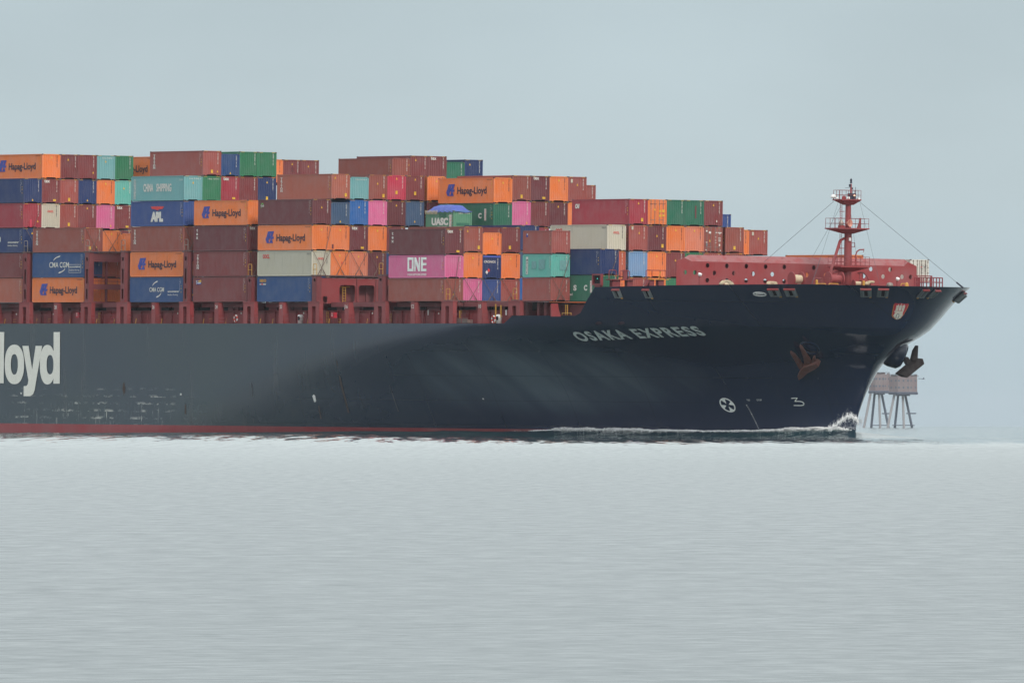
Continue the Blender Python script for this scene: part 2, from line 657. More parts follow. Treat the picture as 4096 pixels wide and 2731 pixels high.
def sea_mat():
    # wavelets: facets tilted towards and away from the shore; short ones inshore, longer ones offshore
    m, nt, b = mat_base('sea_water', .13, .5)
    b.inputs['IOR'].default_value = 1.333
    b.inputs['Base Color'].default_value = (.035, .066, .066, 1)
    g = nt.nodes.new('ShaderNodeNewGeometry')
    sp = nt.nodes.new('ShaderNodeSeparateXYZ')
    nt.links.new(g.outputs['Position'], sp.inputs[0])
    y = sp.outputs['Y']

    def add(a, c):
        n = nt.nodes.new('ShaderNodeMath')
        n.operation = 'ADD'
        nt.links.new(a, n.inputs[0])
        nt.links.new(c, n.inputs[1])
        return n.outputs[0]
    tilt = rng_(nt, y, 80, 700, TILT[0], TILT[1])
    tilt = add(tilt, rng_(nt, y, 850, 1380, 0., -.082, True))
    for (sxx, syy, y0, y1, y2, y3, amp) in WAVES:
        n = noise(nt, g.outputs['Position'], 1., 3, .62, (sxx, syy, 1))
        w = mul(nt, rng_(nt, y, y0, y1), rng_(nt, y, y2, y3, 1., 0.))
        tilt = add(tilt, mul(nt, rng_(nt, n, .25, .75, -amp, amp), w))
    mxn = nt.nodes.new('ShaderNodeMath')
    mxn.operation = 'MAXIMUM'
    mxn.inputs[1].default_value = .003
    nt.links.new(tilt, mxn.inputs[0])
    tilt = mxn.outputs[0]
    side = rng_(nt, noise(nt, g.outputs['Position'], 1., 2, .5, (1.5, .5, 1)), .3, .7, -.02, .02)
    cx_ = nt.nodes.new('ShaderNodeCombineXYZ')
    nt.links.new(side, cx_.inputs[0])
    nt.links.new(mul(nt, tilt, -1.), cx_.inputs[1])
    va = nt.nodes.new('ShaderNodeVectorMath')
    va.operation = 'ADD'
    nt.links.new(g.outputs['Normal'], va.inputs[0])
    nt.links.new(cx_.outputs[0], va.inputs[1])
    vn = nt.nodes.new('ShaderNodeVectorMath')
    vn.operation = 'NORMALIZE'
    nt.links.new(va.outputs[0], vn.inputs[0])
    nt.links.new(vn.outputs[0], b.inputs['Normal'])
    nt.links.new(rng_(nt, y, 600, 1250, .13, .05), b.inputs['Roughness'])
    return m


TILT = (.148, .088)
WAVES = ((3.6, 2.0, -1, 0, 110, 190, .042), (.9, .4, -1, 0, 140, 300, .020), (2.4, .5, 90, 170, 260, 460, .034), (2.6, .22, 200, 360, 600, 1000, .032), (1.9, .06, 480, 800, 1500, 2500, .032), (.9, .011, 800, 1200, 5000, 9000, .060))
SEA = sea_mat()
WAVE = water_mat('wave_water', (.010, .048, .050), .12, 1., ((1.1, .06, (1, .5, 1), 4), (.2, .15, (1, .5, 1), 3)))

# ------------------------------------------------------------------ sea
def smooth01(x):
    x = max(0., min(1., x))
    return x * x * (3 - 2 * x)


def sea_z(x, y):
    # a long low swell lying along the after part of the ship
    return .53 * smooth01((y - 880) / 480) * smooth01((8 - x) / 30) * (1 - smooth01((y - 2000) / 800))


gx = [-9000, -3000, -1000, -400, -200] + [-120 + 4 * i for i in range(46)] + [80, 120, 200, 500, 1500, 9000]
gy = [-60, 60, 300, 600, 800] + [860 + 30 * i for i in range(34)] + [2000, 2150, 2300, 2500, 2800, 3200, 5000, 9000, 20000]
mb = MB()
for yy in gy:
    for xx in gx:
        mb.v.append((xx, yy, sea_z(xx, yy)))
ng = len(gx)
for i in range(len(gy) - 1):
    for j in range(ng - 1):
        a = i * ng + j
        mb.f.append((a, a + 1, a + ng + 1, a + ng))
        mb.m.append(0)
o = link('sea', mb.mesh('sea', True), SEA)
o['kind'] = 'structure'


def waterline(w):
    """starboard side of the hull at sea level, in world metres"""
    X = -135 + (XSTEM[2][1] - .05 + 135) * w
    Z = -(SZ + TR * X)
    Y = YC - hb(X, Z)
    return X, Y, Z


RISE = [(-135, .04), (0, .04), (25, .16), (42, .55), (60, .98), (72, .88), (82, .82), (90, 1.0), (94, 1.1), (95.8, .85)]


def wave_mesh():
    mb = MB()
    nu = 240
    ds = (0, .5, 1.2, 2.2, 3.5, 5, 7, 10, 14, 20, 28, 40, 60)
    for i in range(nu + 9):
        w = 1 - max(0, 1 - i / nu) ** 1.4
        X, Y, Z = waterline(w)
        P = SHIP @ Vector((X, Y, Z))
        X2, Y2, Z2 = waterline(max(0, w - .004))
        X3, Y3, Z3 = waterline(min(1, w + .004))
        t = (SHIP @ Vector((X3, Y3, Z3)) - SHIP @ Vector((X2, Y2, Z2)))
        t.z = 0
        t.normalize()
        n = Vector((t.y, -t.x, 0))
        if n.y > 0:
            n = -n
        bow = smooth01((X - 25) / 40)
        hgt = lerp(RISE, X)
        # a little smaller in the trough aft of the bow crest
        hgt += .03 * math.sin(X * .13) * (1 - bow)
        turn = 0.
        if i > nu:
            turn = (i - nu) / 8 * R(150)
            hgt *= 1 - .35 * (i - nu) / 8
            n = Matrix.Rotation(turn, 3, 'Z') @ n
        for d in ds:
            soft = 22 * (1 - bow) + 5.5 * bow
            z = hgt * math.exp(-(d / soft) ** 2)
            q = P + n * (d - .6)
            if 3 <= d <= 40:
                z += min(1, hgt * 2) * .13 * mnoise.noise(Vector((q.x * .35, q.y * .08, d * .3))) + min(1, hgt * 2) * .07 * mnoise.noise(Vector((q.x * 1.1, q.y * .2, d)))
                z = max(z, .01)
            mb.v.append((q.x, q.y, sea_z(q.x, q.y) + (z + .006 if d < 60 else .006)))
    m = len(ds)
    for i in range(nu + 8):
        for j in range(m - 1):
            a, b2 = i * m + j, (i + 1) * m + j
            X = -135 + (95.6 + 135) * (1 - max(0, 1 - i / nu) ** 1.4)
            mb.f.append((a, b2, b2 + 1, a + 1))
            mb.m.append(1 if (X > 40 and ds[j] < 9) else 0)
    return mb


o = link('bow_wave', wave_mesh().mesh('bow_wave', True), [SEA, WAVE])
o['kind'] = 'structure'

# ------------------------------------------------------------------ ship hull
ship = thing('container_ship', 'dark blue container ship with red deck fittings, loaded with coloured containers', 'ship', SHIP)


def hull_grid(levels, tops, closed=True):
    """levels: fixed heights; tops: fractions between -2.6 and the sheer line"""
    xs_tip = 108.78
    deckx = [-135 + 5 * i for i in range(36)] + [45, 48, 51, 54, 56.5, 57.2, 58.5, 61, 64, 67, 69.4, 70.4, 71.5, 72.6, 73.6, 74.6, 76, 78]
    k = 46
    for i in range(1, k + 1):
        deckx.append(xs_tip - (xs_tip - 78) * (1 - i / k) ** 2)
    mb = MB()
    cols = []
    for side in (-1, 1):
        for xd in (deckx if side < 0 else deckx[::-1][1:]):
            col = []
            for kind, val in [('z', z) for z in levels] + [('t', t) for t in tops]:
                Z = val if kind == 'z' else -2.6 + val * (lerp(SHEER, xd) + 2.6)
                xs = lerp(XSTEM, Z)
                X = xd if xd < 76 else 76 + (xd - 76) * (xs - 76) / (xs_tip - 76)
                Y = YC + side * hb(X, Z)
                col.append(len(mb.v))
                mb.v.append((X, Y, Z))
            cols.append(col)
    for a, b2 in zip(cols, cols[1:]):
        for j in range(len(a) - 1):
            mb.f.append((a[j], b2[j], b2[j + 1], a[j + 1]))
            mb.m.append(0)
    return mb


lv = [-14.09 + .75 * i for i in range(0, 16)] + [-2.6]
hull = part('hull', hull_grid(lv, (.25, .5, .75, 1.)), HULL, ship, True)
part('boot_topping', hull_grid([-18, -17, -16, -15, -14.09], ()), BOOT, ship, True)

# decks
def deck_slab(name, x0, x1, z, th, inset):
    pts = []
    for i in range(33):
        X = x0 + (x1 - x0) * i / 32
        pts.append((X, YC - max(.3, hb(X, z) - inset)))
    pts += [(x, 2 * YC - y) for x, y in pts[::-1]]
    part(name, MB().prism([(x, y, z) for x, y in pts], (0, 0, th)), SHIPRED2, ship)


deck_slab('main_deck', -135, 73, -2.95, .48, .35)
deck_slab('forecastle_deck', 74, 105, .2, .25, .5)


# lettering wrapped onto the shell
def wrap(me, fx, sub=3):
    """copy of a flat mesh whose vertices are moved onto the hull; fx maps x,y to (X, Z)"""
    b = bmesh.new()
    b.from_mesh(me)
    bmesh.ops.triangulate(b, faces=b.faces[:])
    for _ in range(sub):
        lg = [e for e in b.edges if e.calc_length() > .5]
        if lg:
            bmesh.ops.subdivide_edges(b, edges=lg, cuts=1)
            bmesh.ops.triangulate(b, faces=b.faces[:])
    for v in b.verts:
        X, Z = fx(v.co.x, v.co.y)
        v.co = (X, YC - hb(X, Z) - .05, Z)
    m = bpy.data.meshes.new('lettering')
    b.to_mesh(m)
    b.free()
    return m


# OSAKA EXPRESS: baseline corners taken from the photograph
def word_on_hull(s, ul, ur, h, mat, bold=.03, space=1.05):
    A, Bp = on_hull(*ul), on_hull(*ur)
    w = Bp.x - A.x
    me = text_mesh(s, w, h, bold, 0, False, 1, space)
    return link('lettering', wrap(me, lambda x, y: (A.x + x, A.z + (Bp.z - A.z) * x / w + y)), mat, hull)


word_on_hull('OSAKA EXPRESS', (2324, 1366), (2834, 1342), 1.02, PALEHULL, .034, 1.22)
# giant company lettering amidships, only its end is in view: measured on the flat side
a = onY(-.39, 241, 1534)
b_ = onY(-.39, 16, 1533)
top = onY(-.39, 241, 1328)
unit = (a.x - b_.x)
gh = top.z - a.z
tm = text_mesh('Lloyd', 10, 10, .045)
xs = sorted(v.co.x for v in tm.vertices)


def giant():
    mb2 = MB()
    # letter shapes drawn from the photograph's proportions, px -> metres on the side plate
    def P(u, v):
        q = onY(-.39, u, v)
        return (q.x, q.z)
    def ring(u0, u1, v0, v1, iu0, iu1, iv0, iv1, e=2.3):
        def se(a0, a1, b0, b1):
            o2 = []
            for i in range(36):
                t = i * 2 * math.pi / 36
                c, s2 = math.cos(t), math.sin(t)
                o2.append(P((a0 + a1) / 2 + (a1 - a0) / 2 * abs(c) ** (2 / e) * (1 if c > 0 else -1), (b0 + b1) / 2 + (b1 - b0) / 2 * abs(s2) ** (2 / e) * (1 if s2 > 0 else -1)))
            return o2
        return [se(u0, u1, v0, v1), se(iu0, iu1, iv0, iv1)]
    L = []
    L.append([[P(-8, 1328), P(18.5, 1328), P(16, 1532), P(-8, 1532)]])
    L.append(ring(20.5, 98, 1378, 1536, 45, 73, 1416, 1498))
    L.append([[P(91, 1383), P(116, 1383), P(130, 1478), P(144, 1383), P(170, 1383), P(140, 1560), P(133, 1577), P(122, 1584), P(96, 1584), P(96, 1544), P(107, 1543), P(113, 1535), P(115, 1520)]])
    L.append(ring(161, 222, 1379, 1537, 188, 215.5, 1419, 1497))
    L.append([[P(216, 1328), P(241.5, 1328), P(240.5, 1534), P(215, 1534)]])
    for i, lp in enumerate(L):
        me2 = curve_mesh(lp)
        mb2.merge(me2, Matrix(((1, 0, 0, 0), (0, 0, -1, -.44 - .004 * (i % 2)), (0, 1, 0, 0), (0, 0, 0, 1))))
    return mb2


part('lettering', giant(), GIANT, hull)
bpy.data.meshes.remove(tm)
_tc.clear()


def hull_decal(name, polys, mat, off=.06, th=.03, parent=None):
    """flat marks: lists of pixel outlines laid on the shell"""
    mb2 = MB()
    for pl in polys:
        ps, nn = [], Vector((0, 0, 0))
        for u, v in pl:
            P, t, k, n = hull_frame(u, v)
            ps.append((P, n))
            nn += n
        nn.normalize()
        mb2.prism([P + n * off for P, n in ps], nn * -th)
    return part(name, mb2, mat, parent or hull)


# bow thruster symbol, bulb mark, draught figures
cx, cy = 2911, 1619


def ell(u0, v0, a_, b__, ang, n=28, sc=1.):
    ca, sa = math.cos(ang), math.sin(ang)
    return [(u0 + sc * (a_ * math.cos(t) * ca - b__ * math.sin(t) * sa), v0 + sc * (a_ * math.cos(t) * sa + b__ * math.sin(t) * ca)) for t in [i * 2 * math.pi / n for i in range(n)]]


def ring_decal(u0, v0, a_, b__, ang, s0):
    o_, i_ = ell(u0, v0, a_, b__, ang), ell(u0, v0, a_, b__, ang, 28, s0)
    return [[o_[i], o_[(i + 1) % 28], i_[(i + 1) % 28], i_[i]] for i in range(28)]


tq = ring_decal(cx, cy, 37, 22, R(38), .84)
for k in range(4):
    t0 = R(20 + 90 * k)
    def pe(r, t):
        ca, sa = math.cos(R(38)), math.sin(R(38))
        x, y = 37 * r * math.cos(t), 22 * r * math.sin(t)
        return (cx + x * ca - y * sa, cy + x * sa + y * ca)
    tq.append([pe(.22, t0), pe(.86, t0 - .34), pe(.86, t0 + .34)])
hull_decal('thruster_symbol', tq, PALEHULL)


def stroke(pts, wd):
    out = []
    for (u0, v0), (u1, v1) in zip(pts, pts[1:]):
        d = math.hypot(u1 - u0, v1 - v0)
        nx, ny = -(v1 - v0) / d * wd, (u1 - u0) / d * wd
        out.append([(u0 + nx, v0 + ny), (u1 + nx, v1 + ny), (u1 - nx, v1 - ny), (u0 - nx, v0 - ny)])
    return out


hull_decal('bulb_mark', stroke([(3166, 1592), (3190, 1591), (3180, 1604), (3200, 1604), (3211, 1607), (3217, 1613), (3215, 1619), (3205, 1621), (3176, 1620.5)], 1.5), PALEHULL)
dm = []
for i in range(15):
    t = i / 14
    u, v = 2988 + 50 * t ** .9, 1620 + 98 * t
    dm += stroke([(u - 1.2, v), (u + 1.3, v)], 0.8 if i % 5 else 1.8)
hull_decal('draught_mark', dm, PALEHULL)
word_on_hull('TUG', (2990, 1603), (3002, 1602.6), .17, PALEHULL, 0)
word_on_hull('STOP', (3030, 1603), (3050, 1602.6), .17, PALEHULL, 0)
hull_decal('arrow_mark', [[(1251, 1583), (1256, 1577), (1262, 1583), (1265, 1603), (1262, 1608), (1258, 1606)]], LITEWHITE)
hull_decal('worn_mark', [[(83, 1570), (88, 1570), (88, 1576), (83, 1575)]] + [[(722, 1573), (727, 1573), (727, 1580), (722, 1580)]] + [[(1930, 1592), (1936, 1592), (1937, 1597), (1932, 1596)]], LITEWHITE)
# rust runs below the scuppers
STAIN = plain('rust_stain', (.055, .035, .028), .7)
STAIN2 = plain('grey_stain', (.055, .06, .068), .6)
hull_decal('rust_stain', [[(494, 1530), (498, 1528), (502, 1560), (497, 1580), (490, 1558)], [(1273, 1622), (1277, 1622), (1287, 1674), (1282, 1674)], [(740, 1618), (744, 1618), (745, 1655), (740, 1655)], [(1346, 1444), (1348, 1441), (1368, 1530), (1398, 1650), (1392, 1650), (1362, 1535)]], STAIN, .03, .01)
hull_decal('grey_stain', [[(1005, 1530), (1009, 1530), (1013, 1570), (1015, 1690), (1013, 1690), (1009, 1570)], [(1557, 1540), (1559, 1540), (1596, 1645), (1592, 1645)]], STAIN2, .03, .01)
hull_decal('hatch_panel', [[(2382, 1292), (2390, 1286), (2404, 1286), (2410, 1292), (2402, 1296), (2386, 1296)], [(2472, 1292), (2480, 1286), (2494, 1286), (2500, 1292), (2492, 1296), (2476, 1296)]], plain('dull_red', cc(70, 44, 58), .6))

# crest on the bow
CR = plain('crest_red', cc(186, 44, 62), .5)
CW = plain('crest_white', cc(224, 222, 208), .5)
CY = plain('crest_gold', cc(222, 150, 60), .5)
sh = [(3576.5, 1209), (3606, 1208), (3637, 1211), (3629, 1232), (3614, 1258), (3603, 1271), (3591, 1276), (3583, 1276), (3570, 1268), (3567, 1261), (3571, 1237)]
cxm, cym = 3598, 1238
crest = hull_decal('crest', [sh], CY, .06, .04)
hull_decal('crest_field', [[(cxm + (u - cxm) * .92, cym + (v - cym) * .94) for u, v in sh]], CR, .09, .03, crest)
cas = [[(3572, 1262), (3580, 1249), (3610, 1249), (3609, 1259), (3600, 1269), (3590, 1274), (3584, 1274)],
       [(3577, 1247), (3577, 1242), (3612, 1243), (3610, 1248)],
       [(3580.5, 1241), (3585, 1224), (3595, 1224), (3590, 1241)], [(3593, 1241), (3597, 1223), (3606.5, 1223), (3602, 1241)], [(3605, 1241), (3609, 1224), (3619, 1224), (3613, 1242)],
       [(3585, 1223), (3585, 1220), (3596, 1220), (3596, 1223)], [(3598, 1222), (3603, 1217), (3607, 1222)], [(3609, 1223), (3610, 1220), (3619.5, 1220), (3619, 1223)],
       [(3591, 1219), (3594, 1214), (3595, 1219)], [(3603, 1216), (3606, 1212), (3607, 1216)], [(3614, 1219), (3617, 1215), (3618, 1219)]]
hull_decal('crest_castle', cas, CW, .12, .03, crest)
hull_decal('crest_gate', stroke([(3582, 1271), (3585, 1257), (3590, 1252), (3595, 1254), (3594, 1263), (3589, 1272)], .8), INK, .14, .02, crest)


# mooring roller chocks let into the bulwark
def chock(u, v, wpx, hpx):
    P, t, k, n = hull_frame(u, v)
    P = P.copy()
    k = n.cross(t).normalized()
    if k.z < 0:
        k = -k
    w = wpx / 2 / max(6., abs(pix(*(P + t))[0] - pix(*P)[0]))
    h = min(.9, hpx / 2 / max(12., abs(pix(*(P + k))[1] - pix(*P)[1])))
    def at(a2, b2, c2):
        return P + t * a2 + k * b2 + n * c2
    mb2 = MB()
    mb2.prism([at(-w, -h, .03), at(w, -h, .03), at(w, h, .03), at(-w, h, .03)], n * .04, 1)
    mb2.prism([at(-w, h - .14, .06), at(w, h - .14, .06), at(w, h + .02, .06), at(-w, h + .02, .06)], n * .22, 2)
    for s2 in (-.62, .62) if w > .5 else (-.5, .5):
        mb2.tube(at(s2 * w, -h * .85, .12), at(s2 * w, h * .78, .12), w * .30, 10, 0)
    for s2 in (-1, 1):
        mb2.tube(at(s2 * w, -h, .1), at(s2 * w, h, .1), .06, 6, 0)
    mb2.tube(at(-w, -h, .1), at(w, -h, .1), .07, 6, 0)
    mb2.prism([at(w * .6, -h - .12, .05), at(w, -h - .12, .05), at(w, -h + .05, .05), at(w * .6, -h + .05, .05)], n * .12, 3)
    return part('mooring_chock', mb2, [GREYDECK, DARK, SHIPRED, ORNLET], hull)


for u, v, w_, h_ in ((2471, 1172, 30, 34), (2592, 1172, 28, 34), (3099, 1167, 44, 30), (3164, 1167, 44, 30), (3464, 1168, 42, 32), (3532, 1168, 42, 32), (3692, 1172, 26, 32), (3735, 1173, 22, 30), (3838, 1185, 16, 36)):
    chock(u, v, w_, h_)
P, t, k, n = hull_frame(3040, 1174)
mb = MB()
for i in range(24):
    a1, a2 = i * math.pi / 12, (i + 1) * math.pi / 12
    mb.tube(P + n * .1 + t * math.cos(a1) * .75 + k * math.sin(a1) * .28, P + n * .1 + t * math.cos(a2) * .75 + k * math.sin(a2) * .28, .07)
mb.prism([P + n * .08 + t * x + k * y for x, y in ((-.4, .02), (.45, .02), (.45, .14), (-.4, .14))], n * .08)
part('fairlead', mb, LITEWHITE, hull)

# anchor pocket rings and the port bolster
P, t, k, n = hull_frame(3240, 1392)
mb = MB()
mb.torus(P - n * .1, n, 1.0, .24, 24, 8)
mb.lathe([(.95, -.05), (.80, .02), (.0, .02)], 20, 1, Matrix.Translation(P) @ Matrix((t, k, n)).transposed().to_4x4())
part('anchor_pocket', mb, [HULL, HULL], hull, True)
C = onX(96.5, 3572, 1412)
C2 = onX(95.2, 3612, 1402)
mb = MB()
mb.lathe([(.1, -2.2), (1.5, -2.0), (1.72, -.6), (1.6, .35), (1.25, .72), (.2, .8)], 24, 0, Matrix.Translation(onX(96.2, 3592, 1415)) @ Vector((.35, .80, -.35)).to_track_quat('Z', 'Y').to_matrix().to_4x4())
part('anchor_bolster', mb, HULL, hull, True)


def anchor(label, crown, flukes, shank, frame, mat):
    """stockless anchor from outlines laid out in its own plane; frame maps px to a ship point plus normal"""
    base = frame(*crown[0])[0]
    root = ship_thing('anchor', label, 'anchor', base)
    def sub(name, pl, d0, d1):
        ps = [frame(u, v) for u, v in pl]
        nn = Vector((0, 0, 0))
        for _, n_ in ps:
            nn += n_
        nn.normalize()
        mb2 = MB().prism([p + nn * d0 - base for p, _ in ps], nn * (d1 - d0))
        o2 = part(name, mb2, mat, root)
        bv = o2.modifiers.new('bevel', 'BEVEL')
        bv.width = .07
        bv.segments = 2
        return o2
    sub('crown', crown, .15, .95)
    for f in flukes:
        sub('fluke', f, .35, .72)
    sub('shank', shank, .2, .6)


_fp = hull_frame(3225, 1440)


def plane_fr(u, v):
    # plane tangent to the shell at the crown
    P0, t_, k_, n_ = _fp
    a = _newton(lambda x, y: pix(*(P0 + t_ * x + k_ * y)), u, v)
    return P0 + t_ * a[0] + k_ * a[1], n_


anchor('rusty anchor stowed against the near side of the bow below the ship name', [(3204, 1494), (3199, 1478), (3210, 1456), (3222, 1442), (3250, 1434), (3272, 1428), (3286, 1438), (3268, 1452), (3240, 1466), (3218, 1486)],
       [[(3166, 1389), (3186, 1402), (3200, 1420), (3220, 1448), (3212, 1458), (3204, 1456), (3186, 1424)], [(3204, 1364), (3214, 1372), (3228, 1394), (3250, 1428), (3242, 1438), (3222, 1440), (3222, 1416)]],
       [(3250, 1437), (3256, 1416), (3264, 1414), (3268, 1434)], plane_fr, RUST)


def portfr(u, v):
    return onX(96.6, u, v), Vector((.85, .5, -.1)).normalized()


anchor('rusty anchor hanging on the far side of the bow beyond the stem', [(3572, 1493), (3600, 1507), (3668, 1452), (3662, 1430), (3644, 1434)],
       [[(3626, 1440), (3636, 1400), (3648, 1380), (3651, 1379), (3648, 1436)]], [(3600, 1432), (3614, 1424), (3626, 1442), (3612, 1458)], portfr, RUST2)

# ------------------------------------------------------------------ bays
P_ROW = 2.4575
BAY = dict(Z=-51.98, A=-37.476, B=-14.55, C=0., D=14.538, DE=29.119, E=43.70, EF=58.2, F=72.7, FH=66.43, G=85.1, GH=81.11)


def row_y(k):
    return (k - 1) * P_ROW + (.37 if k > 6 else 0) + (.37 if k > 11 else 0)


# ------------------------------------------------------------------ deck structure under and between the stacks
def plate_x(loops, x, th, mat=SHIPRED):
    """plate standing athwart: loops in (Y, Z)"""
    me2 = curve_mesh(loops, th / 2)
    return MB().merge(me2, Matrix(((0, 0, 1, x), (1, 0, 0, 0), (0, 1, 0, 0), (0, 0, 0, 1))))


def plate_y(loops, y, th):
    """plate standing fore and aft: loops in (X, Z)"""
    me2 = curve_mesh(loops, th / 2)
    return MB().merge(me2, Matrix(((1, 0, 0, 0), (0, 0, -1, y), (0, 1, 0, 0), (0, 0, 0, 1))))


def hoop(mb, x0, x1, y, z, h, r=.035, mids=1, m=0):
    mb.path([(x0, y, z), (x0, y, z + h - .1), (x0 + .1, y, z + h), (x1 - .1, y, z + h), (x1, y, z + h - .1), (x1, y, z)], r, 5, m)
    for i in range(mids):
        zz = z + h * (i + 1) / (mids + 1)
        mb.tube((x0, y, zz), (x1, y, zz), r, 5, m)


def hoop_y(mb, y0, y1, x, z, h, r=.035, mids=1, m=0):
    mb.path([(x, y0, z), (x, y0, z + h - .1), (x, y0 + .1, z + h), (x, y1 - .1, z + h), (x, y1, z + h - .1), (x, y1, z)], r, 5, m)
    for i in range(mids):
        zz = z + h * (i + 1) / (mids + 1)
        mb.tube((x, y0, zz), (x, y1, zz), r, 5, m)


def bridge(xc, tiers, beams=True):
    """lashing bridge: starboard post with slots on a forked foot, cross beams, walkway"""
    H = 2.912 * tiers
    zf = -2.44 if xc < 57 else -1.55
    br = bpy.data.objects.new('lashing_bridge', None)
    COL.objects.link(br)
    br.parent = ship
    # forked foot on the deck edge
    foot = plate_y([[(xc - 1.25, zf), (xc - 1.25, -.05), (xc + 1.25, -.05), (xc + 1.25, zf), (xc + .42, zf), (xc + .42, -.62), (xc + .3, -.5), (xc - .3, -.5), (xc - .42, -.62), (xc - .42, zf)]], -.12, .5)
    foot.box(xc - 1.3, xc + 1.3, -.42, .2, -.04, .06)
    part('foot', foot, SHIPRED, br)
    if tiers:
        slots = []
        for z0, z1 in (((.35, 1.6), (2.15, 3.9), (4.75, 5.25)) if tiers == 2 else ((2.25, 2.65),)):
            slots.append(rrect(xc - .22, xc + .22, z0, z1, .2))
        pst = plate_y([rect(xc - .46, xc + .46, .07, H)] + slots, -.30, .06)
        pst.box(xc - .46, xc + .5, .26, .32, .07, H - .02, 1)
        pst.box(xc + .4, xc + .5, -.268, .258, .07, H - .02, 1)
        pst.box(xc - .46, xc - .4, -.268, .258, .07, H - .02, 1)
        part('post', pst, [SHIPRED2, SHIPRED2, SHIPRED2], br)
    if tiers == 2 and beams:
        bm2 = MB()
        for z0, z1 in ((4.75, 5.75), (1.55, 2.15), (-.1, .12)):
            bm2.box(xc - .35, xc + .35, .35, 41, z0, z1)
        for k in range(2, 18):
            y = row_y(k) - .06
            bm2.box(xc - .3, xc - .1, y - .12, y + .12, .12, 4.75)
        part('beam', bm2, SHIPRED2, br)
        rl = MB()
        hoop_y(rl, .4, 6.4, xc + .3, 2.15, 1.05, .03, 2)
        part('railing', rl, RAILRED, br)
    top = MB()
    top.box(xc - .62, xc + .62, -.36, 41.5, H + .02, H + .14) if tiers else top.box(xc - .7, xc + .7, -.36, 41.5, .07, .17)
    part('walkway', top, [plain('walkway_grey', cc(110, 84, 84), .7)], br)
    rl = MB()
    z = H + .14 if tiers else .17
    hoop(rl, xc - .35, xc + .45, -.3, z, 1.25, .036)
    part('handrail', rl, SAFETY if tiers in (0, 1) else STEEL, br)
    return br


for xc, t_ in ((-50.8, 2), (-36.25, 2), (-27.9, 2), (-13.4, 2), (1.17, 1), (15.72, 1), (30.3, 1), (44.95, 0), (59.3, 0)):
    bridge(xc, t_)

# the closed bridge bulkhead with its openings, seen across the empty bay
Xp = 16.0


def yz(u, v, X=Xp):
    p = onX(X, u, v)
    return (p.y, p.z)


outer = [yz(1272, 1111), yz(1272, 1213), (12, yz(1272, 1213)[1]), (12, yz(1272, 1111)[1])]
holes = []
for u0, u1, v0, v1 in ((1357, 1420, 1140, 1209), (1434, 1497, 1141, 1210), (1511, 1570, 1142, 1211), (1291, 1308, 1185, 1211)):
    (y0, z1), (y1, z0) = yz(u0, v0), yz(u1, v1)
    holes.append(rrect(y0, y1, z0, z1, .32 if u1 - u0 > 30 else .12))
bp = plate_x([outer] + holes, Xp, .12)
bw = part('bridge_bulkhead', bp, SHIPRED, ship)
mb = MB()
y0 = outer[0][0]
mb.box(Xp - 1.3, Xp - 1.2, y0, 12, -.1, outer[0][1])
for uu in (1425, 1502):
    y = yz(uu, 1180)[0]
    mb.box(Xp + .06, Xp + .2, y - .06, y + .06, -.1, outer[0][1] - .1)
for yy in (4.2, 6.9):
    mb.box(Xp - 1.2, Xp - 1.0, yy, yy + .25, -.1, 2.3)
part('bulkhead_frame', mb, SHIPRED2, ship)
mb = MB()
ya = yz(1376, 1180)[0]
for s_ in (0, .38):
    mb.tube((Xp - .3, ya + s_, -.05), (Xp - .3, ya + s_, 1.75), .035, 5)
for i in range(6):
    mb.tube((Xp - .3, ya, .15 + i * .3), (Xp - .3, ya + .38, .15 + i * .3), .028, 5)
mb.tube((Xp - .3, ya - .45, 1.75), (Xp - .3, ya + .9, 1.75), .05, 5)
part('ladder', mb, SAFETY, ship)

# coaming, hatch covers, pillars
mb = MB()
mb.box(-135, 59, 1.75, 40.8, -2.46, -1.02)
for i in range(80):
    x = -128 + i * 2.35
    mb.box(x, x + .16, 1.55, 1.75, -2.46, -1.05)
mb.box(-135, 59, 1.5, 1.9, -1.02, -.94)
part('hatch_coaming', mb, SHIPRED, ship)
rg = random.Random(5)
for n_, x1, ln in (('Z', -51.98, 12.2), ('A', -37.48, 12.2), ('AB', -29.0, 6.1), ('B', -14.55, 12.2), ('C', 0, 12.2), ('D', 14.54, 12.2), ('DE', 29.12, 12.2), ('E', 43.7, 12.2), ('EF', 58.2, 12.2)):
    mb = MB()
    x = x1 - ln
    mb.box(x + .15, x1 - .15, 1.1, 41.2, -.55, -.02)
    mb.box(x - 1.1, x1 + 1.1, 2.6, 40, -.935, -.03, 1)
    k2 = 0
    while x < x1 - .8:
        w2 = rg.choice((.9, 1.3, 1.9))
        mb.box(x + .1, min(x1, x + w2) - .05, 1.45 + rg.uniform(0, .5), 2.4, -.93, -.55, rg.choice((0, 1, 0)))
        x += w2
    part('hatch_cover', mb, [SHIPRED2, DARK], ship)
for x, num in ((-57.9, '30'), (-43.4, '28'), (-20.6, '26'), (-6.15, '24'), (8.4, '20'), (23.0, '16'), (37.5, '12'), (52.0, '10')):
    mb = MB()
    mb.box(x - .5, x + .42, -.34, .1, -2.45, -.02)
    mb.prism([(x + .42, .1, -2.45), (x + .42, .1, -.1), (x + .42, .22, -.1), (x + .42, .6, -2.45)], (-.12, 0, 0))
    mb.box(x - .56, x + .5, -.38, .2, -.015, .0)
    pl = part('pillar', mb, SHIPRED, ship)
    me2 = text_mesh(num, .5, .42, .02)
    link('number', me2, WHITE, pl).matrix_local = Matrix(((1, 0, 0, x - .3), (0, 0, -1, -.36), (0, 1, 0, -.75), (0, 0, 0, 1)))
# number on the bridge bulkhead
me2 = text_mesh('16', .55, .42, .02)
